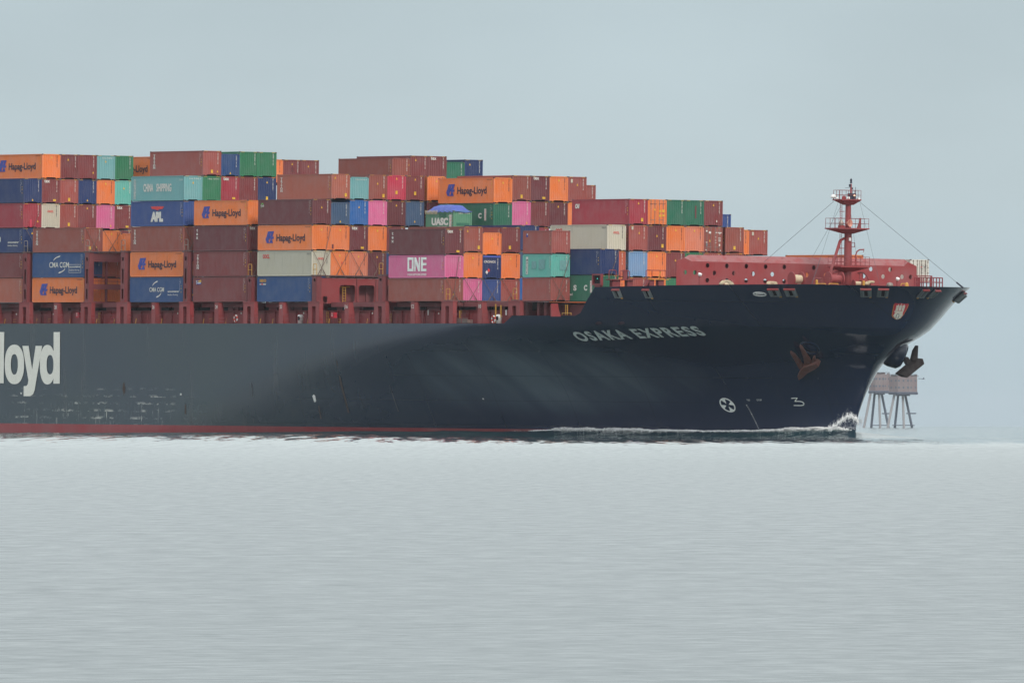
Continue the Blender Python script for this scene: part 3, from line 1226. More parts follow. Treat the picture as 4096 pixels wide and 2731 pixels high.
# deck edge rails
mb = MB()
for z in (-1.42, -1.82, -2.15):
    mb.tube((-110, -.31, z), (55.5, -.31, z), .022, 4)
x = -110
while x < 56:
    mb.tube((x, -.31, -2.45), (x, -.31, -1.42), .028, 4)
    x += 2.0
part('deck_railing', mb, RAILRED, ship)
# yellow braces, access ladders and pipes on the side deck
for i, u in enumerate((28, 155, 288, 395, 466, 552, 655, 823, 913, 1050, 1100, 1240, 1326, 1370, 1478)):
    p = onY(.1, u, 1293)
    mb = MB()
    mb.tube((p.x, -.25, -2.44), (p.x - .42, .1, -1.9), .035, 5)
    part('brace', mb, SAFETY, ship)
for u, v0, v1 in ((1237, 1247, 1289), (1560, 1252, 1288), (1840, 1240, 1275), (393, 1250, 1292), (1306, 1246, 1290)):
    p = onY(1.3, u, v1)
    q = onY(1.3, u, v0)
    mb = MB()
    for s_ in (0, .36):
        mb.tube((p.x + s_, 1.3, p.z), (p.x + s_, 1.3, q.z), .03, 5)
    for j in range(6):
        z = p.z + (q.z - p.z) * (j + .5) / 6
        mb.tube((p.x, 1.3, z), (p.x + .36, 1.3, z), .022, 4)
    part('ladder', mb, SAFETY, ship)
for u, v in ((60, 1278), (200, 1276), (845, 1275), (1250, 1277), (1360, 1277)):
    p = onY(1.5, u, v)
    mb = MB()
    for dz in (0, -.28):
        mb.path([(p.x - .3, 1.5, p.z + dz), (p.x - .3, 1.4, p.z + dz), (p.x + .35, 1.4, p.z + dz + .03), (p.x + .35, 1.5, p.z + dz + .03)], .03, 4)
    part('step_rung', mb, SAFETY, ship)
# tall yellow pipes and frames by the forward pillars
mb = MB()
for u, v0, v1 in ((1983, 1216, 1290), (2004, 1220, 1270), (1839, 1243, 1274)):
    p, q = onY(.8, u, v1), onY(.8, u, v0)
    mb.tube(p, q, .09 if u > 1900 else .05, 6)
p = onY(.8, 1914, 1258)
q = onY(.8, 1914, 1243)
mb.path([p, q, q + Vector((.25, 0, .25)), q + Vector((.7, 0, .28))], .06, 6)
part('yellow_pipe', mb, SAFETY, ship)
mb = MB()
p = onY(.6, 2262, 1260)
for s_ in (0, .42):
    mb.tube((p.x + s_, .6, p.z), (p.x + s_, .6, p.z + 1.15), .04, 5)
for j in range(5):
    mb.tube((p.x, .6, p.z + .15 + .22 * j), (p.x + .42, .6, p.z + .15 + .22 * j), .03, 4)
mb.path([(p.x - .55, .5, p.z), (p.x - .55, .5, p.z + .22), (p.x + 1.35, .5, p.z + .22), (p.x + 1.35, .5, p.z)], .04, 5)
part('ladder', mb, SAFETY, ship)


def vent(u, v, lab):
    p = onY(.75, u, v)
    mb = MB()
    mb.lathe([(.30, -.55), (.30, -.1), (.34, .0), (.36, .35), (.28, .52), (.05, .55)], 14, 0, Matrix.Translation(p))
    mb.lathe([(.24, 0), (.2, .12), (.02, .14)], 12, 1, Matrix.Translation(p + Vector((.12, -.3, .12))) @ Matrix.Rotation(R(90), 4, 'X'))
    part('ventilator', mb, [LITEWHITE, DARK], ship, True)


vent(1202, 1277, '')
vent(1996, 1277, '')
for u, v in ((1336, 1261), (315, 1260)):
    p = onY(1.0, u, v)
    mb = MB()
    mb.box(p.x - .36, p.x + .36, .8, 1.2, p.z - .32, p.z + .32)
    fb = part('fire_box', mb, plain('fire_red', cc(206, 48, 66), .5), ship)
    mb = MB()
    for j in range(3):
        mb.box(p.x - .22, p.x + .02, .785, .797, p.z - .1 + j * .13, p.z - .03 + j * .13)
    part('marking', mb, WHITE, fb)
for u, v, w_ in ((1384, 1227, .42), (1715, 1250, .18), (2027, 1250, .2)):
    p = onY(1.2, u, v)
    mb = MB()
    mb.box(p.x - w_ / 2, p.x + w_ / 2, 1.1, 1.15, p.z - .28, p.z + .28)
    part('notice_board', mb, LITEWHITE, ship)
for u, v in ((214, 1257), (66, 1257), (711, 1253), (965, 1253), (1215, 1252), (1490, 1253), (1755, 1254), (500, 1254)):
    p = onY(1.53, u, v)
    mb = MB().lathe([(.12, 0), (.12, .02)], 10, 0, Matrix.Translation(p) @ Matrix.Rotation(R(90), 4, 'X'))
    part('hatch_mark', mb, WHITE, ship)
p = onY(.9, 452, 1278)
mb = MB()
mb.torus(p, (0, 1, 0), .3, .12, 14, 6)
mb.box(p.x - .45, p.x + .45, .5, 1.3, -2.46, p.z - .35)
part('winch', mb, SHIPRED, ship)
mb = MB()
p, q = onY(.3, 1826, 1291), onY(.3, 1873, 1278)
mb.box(p.x, q.x, .2, .9, p.z, q.z)
for j in range(4):
    mb.box(p.x - .05, q.x + .05, .1, .2, p.z + .08 + j * .12, p.z + .14 + j * .12)
part('grating_rack', mb, STEEL, ship)

# lifebuoys hang on the rail
def lifebuoy(u, v, lab):
    p = onY(-.25, u, v)
    mb = MB()
    for i in range(8):
        mb.torus(p, (0, 1, 0), .36, .085, 4, 6, i % 2, i * math.pi / 4, (i + 1) * math.pi / 4)
    return single('lifebuoy', mb, [plain('lifebuoy_orange', cc(226, 74, 52), .5), LITEWHITE], lab, 'lifebuoy', 'lifebuoys on the side deck')


lifebuoy(943, 1274, 'orange and white lifebuoy on the rail below the seventh stack, amidships')
lifebuoy(1974, 1277, 'orange and white lifebuoy on the rail beside the tall yellow pipes')

# cross-bay bulkheads and pillars seen under the forward stacks
mb = MB()
for xx in (33.0, 46.5, 55.0, 57.0):
    mb.box(xx, xx + .25, 2.2, 40, -2.46, -.1)
for u in (2118, 2162, 2190):
    p = onY(1.5, u, 1240)
    mb.box(p.x - .25, p.x + .25, 1.2, 1.7, -2.2, -.1)
mb.box(57.5, 73, 3.2, 39, -2.2, -.3)
part('support_bulkhead', mb, SHIPRED2, ship)
mb = MB()
p = onX(68.8, 2235, 1240)
mb.prism([onX(68.9, 2206, 1214), onX(68.9, 2232, 1214), onX(68.9, 2236, 1240), onX(68.9, 2244, 1266), onX(68.9, 2206, 1266)], (-.2, 0, 0))
part('flared_pillar', mb, SHIPRED, ship)

# ------------------------------------------------------------------ breakwater
XB = 86.7


def bw_pt(u, v):
    p = onX(XB, u, v)
    return (p.y, p.z)


ol = [bw_pt(2705, 1150), bw_pt(2705, 1043), bw_pt(2737, 1031), bw_pt(2767, 1045), bw_pt(3616, 1064), bw_pt(3632, 1048), bw_pt(3666, 1065), bw_pt(3666, 1156)]
hl = []
for u, v in ((2830, 1062), (2907, 1064), (2985, 1065), (3062, 1067), (3137, 1068), (3255, 1071), (3332, 1073), (3483, 1076), (3560, 1078),
             (2740, 1089), (2779, 1090), (2857, 1092), (2935, 1093), (3012, 1095), (3089, 1097), (3163, 1099), (3227, 1100), (3302, 1101), (3455, 1104), (3532, 1106), (3608, 1107), (3642, 1108),
             (2829, 1121), (2907, 1122), (2984, 1123), (3060, 1124), (3136, 1126), (3212, 1128)):
    y, z = bw_pt(u, v)
    rr = .235
    hl.append(circle(y, z, rr, .255))
bw = part('breakwater', plate_x([ol] + hl, XB, .06), BREAK, ship)
# sloping top strake leaning aft, and its end plates
mb = MB()
a0, a1 = bw_pt(2767, 1045), bw_pt(3616, 1064)
xb2 = XB - 1.15
def bk(u, v):
    p = onX(xb2, u, v)
    return (xb2, p.y, p.z)
t0, t1 = bk(2757, 1019), bk(3617, 1037)
c0, c1 = bw_pt(2737, 1031), bw_pt(3632, 1048)
e0, e1 = bw_pt(2705, 1043), bw_pt(3666, 1065)
V = [(XB, *a0), (XB, *a1), t1, t0, (XB, *c0), (XB, *c1)]
mb.add(V, [(0, 1, 2, 3), (0, 3, 4), (1, 5, 2)])
mb.add([(x - .06, y, z - .04) for x, y, z in V], [(3, 2, 1, 0), (4, 3, 0), (2, 5, 1)])
part('top_strake', mb, paint('breakwater_top', cc(164, 74, 74), .5, .0, .6, 1.2), bw)
for i in range(14):
    y = e0[0] + .6 + i * (e1[0] - e0[0] - 1.2) / 13
    mb = MB().box(XB - .7, XB - .03, y - .04, y + .04, 1.0, 4.2)
    part('stiffener', mb, SHIPRED2, bw)
mb = MB().box(XB - 1.75, XB - 1.0, e0[0] + 1.2, e1[0] - 6.5, 3.5, 4.5)  # added box behind the upper holes, makes them look dark instead of sky
part('added_hole_backing', mb, SHIPRED2, bw)
mb = MB().box(XB - 1.7, XB - .9, e0[0] + 1.2, e1[0] - .6, .45, 2.5)  # second added box, darkens the lowest row of holes
part('added_hole_backing', mb, SHIPRED2, bw)

# small fittings on the forecastle
def post_lamp(u, v, v0, X, parent=ship):
    p, q = onX(X, u, v0), onX(X, u, v)
    mb = MB()
    mb.tube(p, q, .1, 8)
    mb.lathe([(.1, 0), (.22, .12), (.22, .3), (.08, .36)], 10, 1, Matrix.Translation(q) @ Matrix.Rotation(R(30), 4, 'Y'))
    part('floodlight', mb, [SHIPRED, LITEWHITE], parent)


post_lamp(2798, 1104, 1142, 88.6)
post_lamp(3589, 1122, 1144, 95)


def drum(u, v, Xd, r, w, rope=True):
    """mooring winch: two flanges and a wound drum"""
    p = onX(Xd, u, v)
    mb = MB()
    for s_ in (-1, 1):
        mb.lathe([(r, -.05), (r, .05)], 20, 0, Matrix.Translation(p + Vector((0, s_ * w / 2, 0))) @ Matrix.Rotation(R(90), 4, 'X'))
    mb.lathe([(r * .55, -w / 2), (r * .6, 0), (r * .55, w / 2)], 16, 1 if rope else 0, Matrix.Translation(p) @ Matrix.Rotation(R(90), 4, 'X'))
    mb.box(p.x - r * .6, p.x + r * .6, p.y - w / 2 - .3, p.y + w / 2 + .3, .45, p.z - r * .7)
    part('mooring_winch', mb, [SHIPRED, ROPE], ship)


drum(3186, 1116, 93.2, .78, 1.25)
drum(3338, 1116, 94.6, .80, 1.6, False)
drum(3430, 1134, 95.0, .4, 1.0)
drum(2906, 1138, 91, .5, 1.2)
drum(3085, 1138, 92, .35, .9)
drum(3465, 1136, 95.5, .35, .8)


def rope_heap(pts, r, lab):
    mb = MB()
    for k2 in range(5):
        mb.path([onX(X, u, v) + Vector((0, .09 * k2 - .2, -.05 * (k2 % 2))) for X, u, v in pts], r, 6)
    single('mooring_rope', mb, ROPE, lab, 'rope', None, True)


rope_heap([(92.2, 2884, 1136), (92.2, 2896, 1125), (92.2, 2910, 1123), (92.2, 2922, 1130), (92.2, 2930, 1138)], .09, 'pale mooring rope looped over a drum at the aft end of the bow rail')
rope_heap([(93, 3074, 1137), (93, 3078, 1129), (93, 3090, 1129), (93, 3100, 1131), (93, 3101, 1137)], .12, 'bundle of pale mooring rope left of the big winch on the bow')
rope_heap([(95.8, 3466, 1137), (95.8, 3474, 1129), (95.8, 3486, 1126), (95.8, 3492, 1128)], .1, 'pale mooring rope spilling over the bow right of the mast foot')
rope_heap([(93.2, 3190, 1107), (93.2, 3194, 1118), (93.2, 3203, 1130), (93.2, 3198, 1137)], .09, 'coil of tan rope on the drum of the big winch')

mb = MB()
for u0, u1, v0, v1, m_ in ((3256, 3288, 1127, 1112, 0), (3318, 3367, 1137, 1112, 0)):
    p, q = onX(95, u0, v0), onX(95, u1, v1)
    hoop_y(mb, p.y, q.y, 95, .45, q.z - .45, .05, 1)
part('rail_hoop', mb, SHIPRED, ship)
mb = MB()
for u0, u1 in ((3265, 3304), (3315, 3353), (3604, 3625)):
    p, q = onX(95.5, u0, 1134), onX(95.5, u1, 1134)
    hoop_y(mb, p.y, q.y, 95.5, .45, p.z - .45, .055, 0)
p = onX(95, 3267, 1126)
mb.lathe([(.14, -.5), (.14, .12), (.05, .2)], 10, 0, Matrix.Translation(p))
p = onX(96, 3455, 1130)
mb.lathe([(.14, -.5), (.14, .15), (.05, .2)], 10, 0, Matrix.Translation(p))
p = onX(97, 3627, 1140)
mb.lathe([(.3, -.5), (.2, .1), (.1, .28), (.02, .3)], 10, 0, Matrix.Translation(p))
mb.box(97, 97.4, 20.0, 27.0, .45, 1.95)
part('yellow_fitting', mb, SAFETY, ship)
mb = MB()
p = onX(94, 3432, 1093)
mb.path([onX(94, 3432, 1093), onX(94, 3444, 1090), onX(94, 3456, 1093), onX(94, 3468, 1104), onX(94, 3475, 1120)], .08, 6)
mb.tube(onX(94, 3438, 1092), onX(94, 3438, 1136), .05)
part('davit', mb, SHIPRED, ship)
p = onX(95.5, 3559, 1136)
mb = MB().lathe([(.35, -.6), (.38, -.1), (.3, .1), (.05, .18)], 12, 0, Matrix.Translation(p))
part('ventilator', mb, STEEL, ship, True)

# forward rails
mb = MB()
def rail_run(pts, h, mids, posts):
    for i in range(len(pts) - 1):
        a2, b2 = Vector(pts[i]), Vector(pts[i + 1])
        for j in range(mids + 1):
            z = Vector((0, 0, h * (j + 1) / (mids + 1)))
            mb.tube(a2 + z, b2 + z, .06, 5)
    for p2 in posts:
        mb.tube(p2, Vector(p2) + Vector((0, 0, h)), .065, 5)
rp = [on_hull(u, 1147) for u in (3702, 3725, 3745, 3775, 3800)]
rr_ = []
for w_ in (.985, .995, 1.0, 1.01, 1.03, 1.05, 1.07):
    q = hpath(w_, 1.85)
    d = Vector((q.x - 95, q.y - YC, 0)).normalized()
    rr_.append(q - d * .35)
rail_run(rr_, 1.0, 1, rr_ + [(a2 + b2) / 2 for a2, b2 in zip(rr_, rr_[1:])])
part('bow_railing', mb, RAILRED, ship)
mb = MB()
p, q = onX(97, 3666, 1102), onX(97, 3728, 1104)
mb.tube(p, q, .05)
mb.tube(p - Vector((0, 0, .5)), q - Vector((0, 0, .5)), .04)
for t_ in (.05, .93, .99):
    mb.tube(p.lerp(q, t_), Vector((97, p.lerp(q, t_).y, .45)), .06)
part('deck_railing', mb, RAILRED, ship)

# starboard side light screen and small lashing platforms beside the forecastle
p = onY(1.3, 2390, 1118)
mb = MB()
fr = [rect(p.x - .95, p.x + .95, p.z - .62, p.z + .62), rect(p.x - .76, p.x + .76, p.z - .46, p.z + .46)]
mb2 = plate_y(fr, 1.3, .3)
mb2.box(p.x - .74, p.x + .74, 1.40, 1.45, p.z - .45, p.z + .45, 1)
mb2.prism([(p.x - .7, 1.3, p.z - .62), (p.x + .7, 1.3, p.z - .62), (p.x + .5, 1.3, p.z - .95), (p.x - .5, 1.3, p.z - .95)], (0, .3, 0))
mb2.box(p.x - .5, p.x - .15, 1.3, 1.5, p.z - 1.6, p.z - .95)
mb2.box(p.x + .15, p.x + .5, 1.3, 1.5, p.z - 1.6, p.z - .95)
sl_ = part('side_light_screen', mb2, [RAILRED, DARK], ship)
mg, ntg, bg_ = mat_base('green_lamp', .3)
bg_.inputs['Base Color'].default_value = (.02, .5, .4, 1)
bg_.inputs['Emission Color'].default_value = (.1, 1, .8, 1)
bg_.inputs['Emission Strength'].default_value = .6
mb = MB().lathe([(.03, -.06), (.05, 0), (.03, .06)], 10, 0, Matrix.Translation((p.x - .12, 1.36, p.z + .1)))
part('lamp', mb, mg, sl_)
mb = MB()
for u0, u1 in ((2444, 2476), (2504, 2526), (2592, 2612), (2628, 2650)):
    p, q = onX(75.5, u0, 1145), onX(75.5, u1, 1119)
    mb.box(75.2, 75.8, p.y, q.y, p.z - .3, q.z)
p, q = onX(75.5, 2432, 1117), onX(75.5, 2530, 1118)
mb.box(75.0, 76.0, p.y, q.y, p.z - .08, p.z + .02)
mb.prism([onX(75.9, 2580, 1141), onX(75.9, 2592, 1118), onX(75.9, 2600, 1118), onX(75.9, 2590, 1141)], (-.5, 0, 0))
p2 = onX(75.5, 2502, 1079)
mb.box(75.3, 75.5, p2.y - .25, p2.y + .25, p.z, p2.z)
part('lashing_platform', mb, SHIPRED2, ship)
for u0, u1, v_ in ((2436, 2465, 1081), (2480, 2518, 1083), (2584, 2664, 1082)):
    mb = MB()
    a2, b2 = onX(75.5, u0, 1117), onX(75.5, u1, v_)
    hoop_y(mb, a2.y, b2.y, 75.5, a2.z, b2.z - a2.z, .05, 0)
    if u0 > 2500:
        for t_ in (.3, .7):
            mb.tube((75.5, a2.y + (b2.y - a2.y) * t_, a2.z), (75.5, a2.y + (b2.y - a2.y) * t_, b2.z), .04)
    part('handrail', mb, RAILRED, ship)
mb = MB()
a2, b2 = onX(75.6, 2592, 1116), onX(75.6, 2667, 1120)
mb.box(75.4, 76, a2.y, b2.y, b2.z, a2.z)
mb.tube(onX(75.6, 2634, 1115), onX(75.6, 2643, 1086), .05)
part('yellow_platform', mb, SAFETY, ship)

# ------------------------------------------------------------------ foremast
XM = 93.5
def mp_(u, v, dy=0):
    return onX(XM, u, v)


fm = bpy.data.objects.new('foremast', None)
COL.objects.link(fm)
fm.parent = ship
mz = lambda v: mp_(3390, v).z
ym = mp_(3391, 1000).y
mb = MB()
ctr = Matrix.Translation((XM, ym, 0))
mb.lathe([(.47, .4), (.42, mz(1085)), (.39, mz(940)), (.39, mz(915)), (.33, mz(905)), (.31, mz(822)), (.31, mz(800))], 14, 0, ctr)
part('mast_tube', mb, SHIPRED, fm, True)


def platform(v_top, v_bot, u0, u1, name='platform'):
    a2, b2 = mp_(u0, v_top), mp_(u1, v_top)
    r0 = (a2.y + b2.y) / 2
    hw = (b2.y - a2.y) / 2
    zt = (a2.z + b2.z) / 2
    zb = mp_(3390, v_bot).z
    mb2 = MB()
    mb2.box(XM - hw * .72, XM + hw * .72, r0 - hw, r0 + hw, zt - .05, zt + .07)
    top_ = [(XM + s1 * hw * .70, r0 + s2 * hw * .98, zt - .05) for s1, s2 in ((-1, -1), (1, -1), (1, 1), (-1, 1))]
    bot_ = [(XM + s1 * .42, ym + s2 * .42, zb) for s1, s2 in ((-1, -1), (1, -1), (1, 1), (-1, 1))]
    mb2.add(top_ + bot_, [(0, 1, 5, 4), (1, 2, 6, 5), (2, 3, 7, 6), (3, 0, 4, 7)])
    part(name, mb2, SHIPRED, fm)
    return r0, hw, zt


def plat_rail(r0, hw, zt, h, y0=None, y1=None):
    mb2 = MB()
    cs = [(XM + s1 * hw * .68, r0 + s2 * hw * .97, zt) for s1, s2 in ((1, -1), (1, 1), (-1, 1), (-1, -1))]
    for z in (h, h * .5):
        for i in range(4):
            mb2.tube(Vector(cs[i]) + Vector((0, 0, z)), Vector(cs[(i + 1) % 4]) + Vector((0, 0, z)), .022, 5)
    for i in range(4):
        a2, b2 = Vector(cs[i]), Vector(cs[(i + 1) % 4])
        for t_ in (0, .34, .67):
            q2 = a2.lerp(b2, t_)
            mb2.tube(q2, q2 + Vector((0, 0, h)), .025, 5)
    part('platform_railing', mb2, RAILRED, fm)


g = platform(800, 820, 3350, 3428)
plat_rail(*g, 1.05)
tp = g
g = platform(915, 935, 3327, 3450)
plat_rail(*g, 1.12)
g2 = platform(1068, 1087, 3336, 3454)
plat_rail(*g2, 1.1)
# top pole with lanterns
mb = MB()
yp = mp_(3404, 760).y
mb.tube((XM, yp, tp[2]), (XM, yp, mz(735)), .13, 8, 0, .09)
part('pole', mb, SHIPRED, fm)
mb = MB()
mb.lathe([(.12, mz(733)), (.14, mz(728)), (.08, mz(726)), (.12, mz(724)), (.12, mz(717)), (.03, mz(714))], 10, 0, Matrix.Translation((XM, yp, 0)))
mb.box(XM - .1, XM + .1, yp - .22, yp - .06, mz(748), mz(737))
mb.box(XM - .1, XM + .1, yp + .06, yp + .2, mz(758), mz(750))
part('lantern', mb, INK, fm)
mb = MB()
yb = mp_(3407, 787).y
mb.box(XM - .3, XM + .3, yb - .36, yb + .36, tp[2] + .05, tp[2] + .72)
mb.tube((XM, mp_(3422, 780).y, tp[2]), (XM, mp_(3422, 780).y, mz(748)), .025, 4)
mb.tube((XM, mp_(3381, 752).y, mz(752)), (XM, yp, mz(750)), .025, 4)
part('signal_box', mb, INK, fm)
ml, ntl, bl_ = mat_base('masthead_lamp', .3)
bl_.inputs['Base Color'].default_value = (.9, .6, .4, 1)
bl_.inputs['Emission Color'].default_value = (1, .62, .4, 1)
bl_.inputs['Emission Strength'].default_value = 2.2
pl_ = mp_(3411, 782)
mb = MB().lathe([(.02, -.09), (.09, -.06), (.1, .0), (.09, .06), (.02, .09)], 10, 0, Matrix.Translation((XM + .36, pl_.y, pl_.z)))
part('masthead_lamp', mb, ml, fm)
mb = MB()
for u, v, r_ in ((3334, 787, .26), (3348, 794, .15), (3396, 794, .22), (3433, 798, .2)):
    q = mp_(u, v)
    mb.lathe([(.02, -r_ * .7), (r_ * .9, -r_ * .5), (r_, 0), (r_ * .8, r_ * .7), (.02, r_)], 10, 0, Matrix.Translation(q) @ Matrix.Scale(1.25, 4, (0, 1, 0)))
    mb.tube(q, (XM, q.y, tp[2]), .05, 5, 1)
a2, b2 = mp_(3332, 803), mp_(3440, 804)
mb.box(XM - .12, XM + .12, a2.y, b2.y, tp[2] - .1, tp[2] + .04, 1)
part('floodlight', mb, [LITEWHITE, SHIPRED2], fm, True)
mb = MB()
q = mp_(3370, 791)
mb.lathe([(.22, -.05), (.22, .05)], 14, 0, Matrix.Translation((XM + .3, q.y, q.z)) @ Matrix.Rotation(R(90), 4, 'Y'))
mb.box(XM + .26, XM + .34, q.y - .22, q.y + .22, tp[2], q.z)
part('bell_plate', mb, SHIPRED, fm)
# loudhailer horn
q = mp_(3386, 893)
mb = MB().lathe([(.12, -.7), (.16, -.4), (.33, .0), (.30, .0), (.1, -.3)], 18, 0, Matrix.Translation((XM + .75, q.y, q.z)) @ Matrix.Rotation(R(90), 4, 'Y') @ Matrix.Scale(1.3, 4, (1, 0, 0)))
part('fog_horn', mb, plain('horn_salmon', cc(226, 160, 140), .5), fm, True)
q = mp_(3361, 890)
mb = MB()
mb.lathe([(.26, -.35), (.28, -.05), (.14, .25), (.1, .32)], 10, 0, Matrix.Translation((XM + .2, q.y, q.z)))
mb.box(XM, XM + .5, q.y - .28, q.y + .28, g[2], q.z - .3, 1)
part('beacon', mb, [STEEL, SHIPRED], fm)
q = mp_(3441, 890)
mb = MB()
mb.tube((XM, q.y, g[2]), (XM, q.y, mz(871)), .1, 6)
mb.prism([(XM, q.y - .5, g[2]), (XM, q.y - .1, g[2] + .95), (XM, q.y + .05, g[2] + .95), (XM, q.y - .25, g[2])], (.1, 0, 0))
part('bracket', mb, SHIPRED, fm)
# supporting leg and ladder
mb = MB()
mb.tube(mp_(3326, 1075), mp_(3361, 962), .17, 8)
mb.tube(mp_(3361, 962), mp_(3378, 953), .14, 8)
mb.tube(mp_(3318, 1140), mp_(3326, 1075), .17, 8)
mb.tube(mp_(3328, 1088), mp_(3372, 1086), .1, 8)
part('strut', mb, SHIPRED, fm)
mb = MB()
for u in (3360, 3367):
    mb.tube(mp_(u, 1065), mp_(u, 935), .03, 4)
    mb.tube(mp_(u + 1, 912), mp_(u + 1, 812), .03, 4)
for v in list(range(940, 1065, 8)) + list(range(815, 912, 8)):
    mb.tube(mp_(3360, v), mp_(3367, v), .022, 4)
for v in (993, 846):
    mb.tube(mp_(3358, v), mp_(3378, v), .05, 4)
for u in (3401, 3406):
    mb.tube(mp_(u, 1060), mp_(u, 935), .035, 4)
for v in range(940, 1060, 8):
    mb.tube(mp_(3401, v), mp_(3406, v), .028, 4)
mb.path([mp_(3406, 971), mp_(3419, 971), mp_(3419, 988), mp_(3406, 988)], .045, 4)
part('mast_ladder', mb, RAILRED, fm)
mb = MB()
mb.path([mp_(3421, 1068), mp_(3423, 1020), mp_(3428, 1006), mp_(3438, 999), mp_(3456, 998)], .075, 6)
mb.path([mp_(3455, 998), mp_(3455, 1006), mp_(3453, 1009)], .03, 4)
part('davit', mb, SHIPRED, fm)
q = mp_(3390, 957)
mb = MB().box(XM + .44, XM + .55, q.y - .12, q.y + .12, q.z - .18, q.z + .16)
part('lamp', mb, LITEWHITE, fm)
# stays
for (u0, v0, x0), (u1, v1, x1), r_ in (((3335, 806, XM), (2952, 1138, 84), .02), ((3437, 806, XM), (3832, 1134, 105.5), .02), ((3363, 826, XM), (3250, 1028, 92.5), .015), ((3285, 1024, 95), (3247, 1137, 96), .022), ((3440, 812, XM), (3520, 1137, 97), .012), ((3400, 826, XM), (3424, 1010, 95), .012), ((3352, 812, XM), (3287, 1020, 92.5), .012)):
    mb = MB().tube(onX(x0, u0, v0), onX(x1, u1, v1), r_, 4)
    part('stay_wire', mb, plain('stay_grey', cc(86, 96, 104), .6), fm)
mb = MB().tube(onX(105.5, 3826, 1129), onX(105.7, 3853, 1151), .09, 5)
part('stay_tensioner', mb, INK, fm)

# ------------------------------------------------------------------ shipping containers
LEN = dict(H=12.192, S=12.192, T=6.058)
HGT = dict(H=2.896, S=2.591, T=2.591)
WID = 2.438


def corrug(length, period, depth, flat=.36):
    n = max(1, round(length / period))
    p = length / n
    out = []
    for i in range(n):
        s = i * p
        out += [(s, 0), (s + p * flat, 0), (s + p * .5, depth), (s + p * (.5 + flat), depth)]
    out.append((length, 0))
    return out


def shape(typ):
    """shared meshes of one container type; x from -L (aft) to 0 (front), y 0..WID, z 0..H"""
    if typ in SHAPE:
        return SHAPE[typ]
    L, H = LEN[typ], HGT[typ]
    d = {}
    # starboard and port walls
    for name, y0, s in (('a', .035, 1), ('b', WID - .035, -1)):
        mb = MB()
        c = corrug(L - .3, .29, .036)
        n = len(c)
        for z in (.17, H - .10):
            mb.v += [(-L + .15 + a2, y0 + s * b2, z) for a2, b2 in c]
        mb.f = [(i, i + 1, n + i + 1, n + i) for i in range(n - 1)]
        mb.m = [0] * len(mb.f)
        d['side_' + name] = mb.mesh('side_wall')
    for name, x0, s in (('f', -.04, -1), ('r', -L + .04, 1)):
        mb = MB()
        c = corrug(WID - .26, .243, .05, .30)
        n = len(c)
        for z in (.19, H - .12):
            mb.v += [(x0 + s * b2, .13 + a2, z) for a2, b2 in c]
        mb.f = [(i, i + 1, n + i + 1, n + i) for i in range(n - 1)]
        mb.m = [0] * len(mb.f)
        d['end_' + name] = mb.mesh('end_wall')
    mb = MB()
    c = corrug(L - .2, .30, .02)
    n = len(c)
    for y in (.05, WID - .05):
        mb.v += [(-L + .1 + a2, y, H - .03 - b2) for a2, b2 in c]
    mb.f = [(i, i + 1, n + i + 1, n + i) for i in range(n - 1)]
    mb.m = [0] * len(mb.f)
    d['roof'] = mb.mesh('roof')
    mb = MB()
    for x in (-L, -.16):
        for y in (0, WID - .14):
            mb.box(x, x + .16, y, y + .14, .118, H - .118)
            mb.box(x - .003, x + .163, y - .004, y + .146, 0, .118, 1)
            mb.box(x - .003, x + .163, y - .004, y + .146, H - .118, H, 1)
    for y in (.01, WID - .07):
        mb.box(-L + .163, -.163, y, y + .06, .04, .17)
        mb.box(-L + .163, -.163, y, y + .06, H - .10, H - .02)
    for x in (-L + .02, -.12):
        mb.box(x, x + .10, .15, WID - .15, H - .13, H - .02)
        # bottom cross sill, notched for the gooseneck
        mb.box(x, x + .10, .15, .62, .10, .21)
        mb.box(x, x + .10, WID - .62, WID - .15, .10, .21)
        mb.box(x + .002, x + .098, .62, WID - .62, .17, .21)
        for y in (.45, WID - .45):
            mb.prism([(x + .1, y - .09, .12), (x + .1, y + .09, .12), (x + .1, y, .0)], (-.1, 0, 0))
    mb.box(-L + .3, -.3, .08, WID - .08, .004, .16, 2)
    d['frame'] = mb.mesh('frame')
    SHAPE[typ] = d
    return d


# markings shared between containers (lettering lies in its own plane, x right, y up)
def dash_column(seed, h, w=.10, n=12, gap=()):
    r = random.Random(seed)
    loops = MB()
    for i in range(n):
        if i in gap:
            continue
        z = h - (i + 1) * h / n
        zz = h / n * .72
        k2 = r.random()
        if k2 < .35:
            loops.add([(w * .4, z, 0), (w * .65, z, 0), (w * .65, z + zz, 0), (w * .4, z + zz, 0)], [(0, 1, 2, 3)])
        elif k2 < .7:
            loops.add([(0, z, 0), (w * .3, z, 0), (w * .3, z + zz, 0), (0, z + zz, 0), (w * .7, z, 0), (w, z, 0), (w, z + zz, 0), (w * .7, z + zz, 0), (w * .3, z + zz * .7, 0), (w * .7, z + zz * .7, 0), (w * .7, z + zz, 0), (w * .3, z + zz, 0)], [(0, 1, 2, 3), (4, 5, 6, 7), (8, 9, 10, 11)])
        else:
            loops.add([(0, z, 0), (w, z, 0), (w, z + zz * .3, 0), (0, z + zz * .3, 0), (0, z + zz * .65, 0), (w, z + zz * .65, 0), (w, z + zz, 0), (0, z + zz, 0)], [(0, 1, 2, 3), (4, 5, 6, 7)])
    return loops.mesh('code_marking')


CODES = [dash_column(i, 1.38) for i in range(4)]
SIDECODE = [(dash_column(20 + i, 1.42, .07, 16), dash_column(30 + i, .62, .08, 7)) for i in range(3)]


def qmesh(*rects):
    mb = MB()
    for x0, x1, y0, y1 in rects:
        mb.add([(x0, y0, 0), (x1, y0, 0), (x1, y1, 0), (x0, y1, 0)], [(0, 1, 2, 3)])
    return mb.mesh('marking')


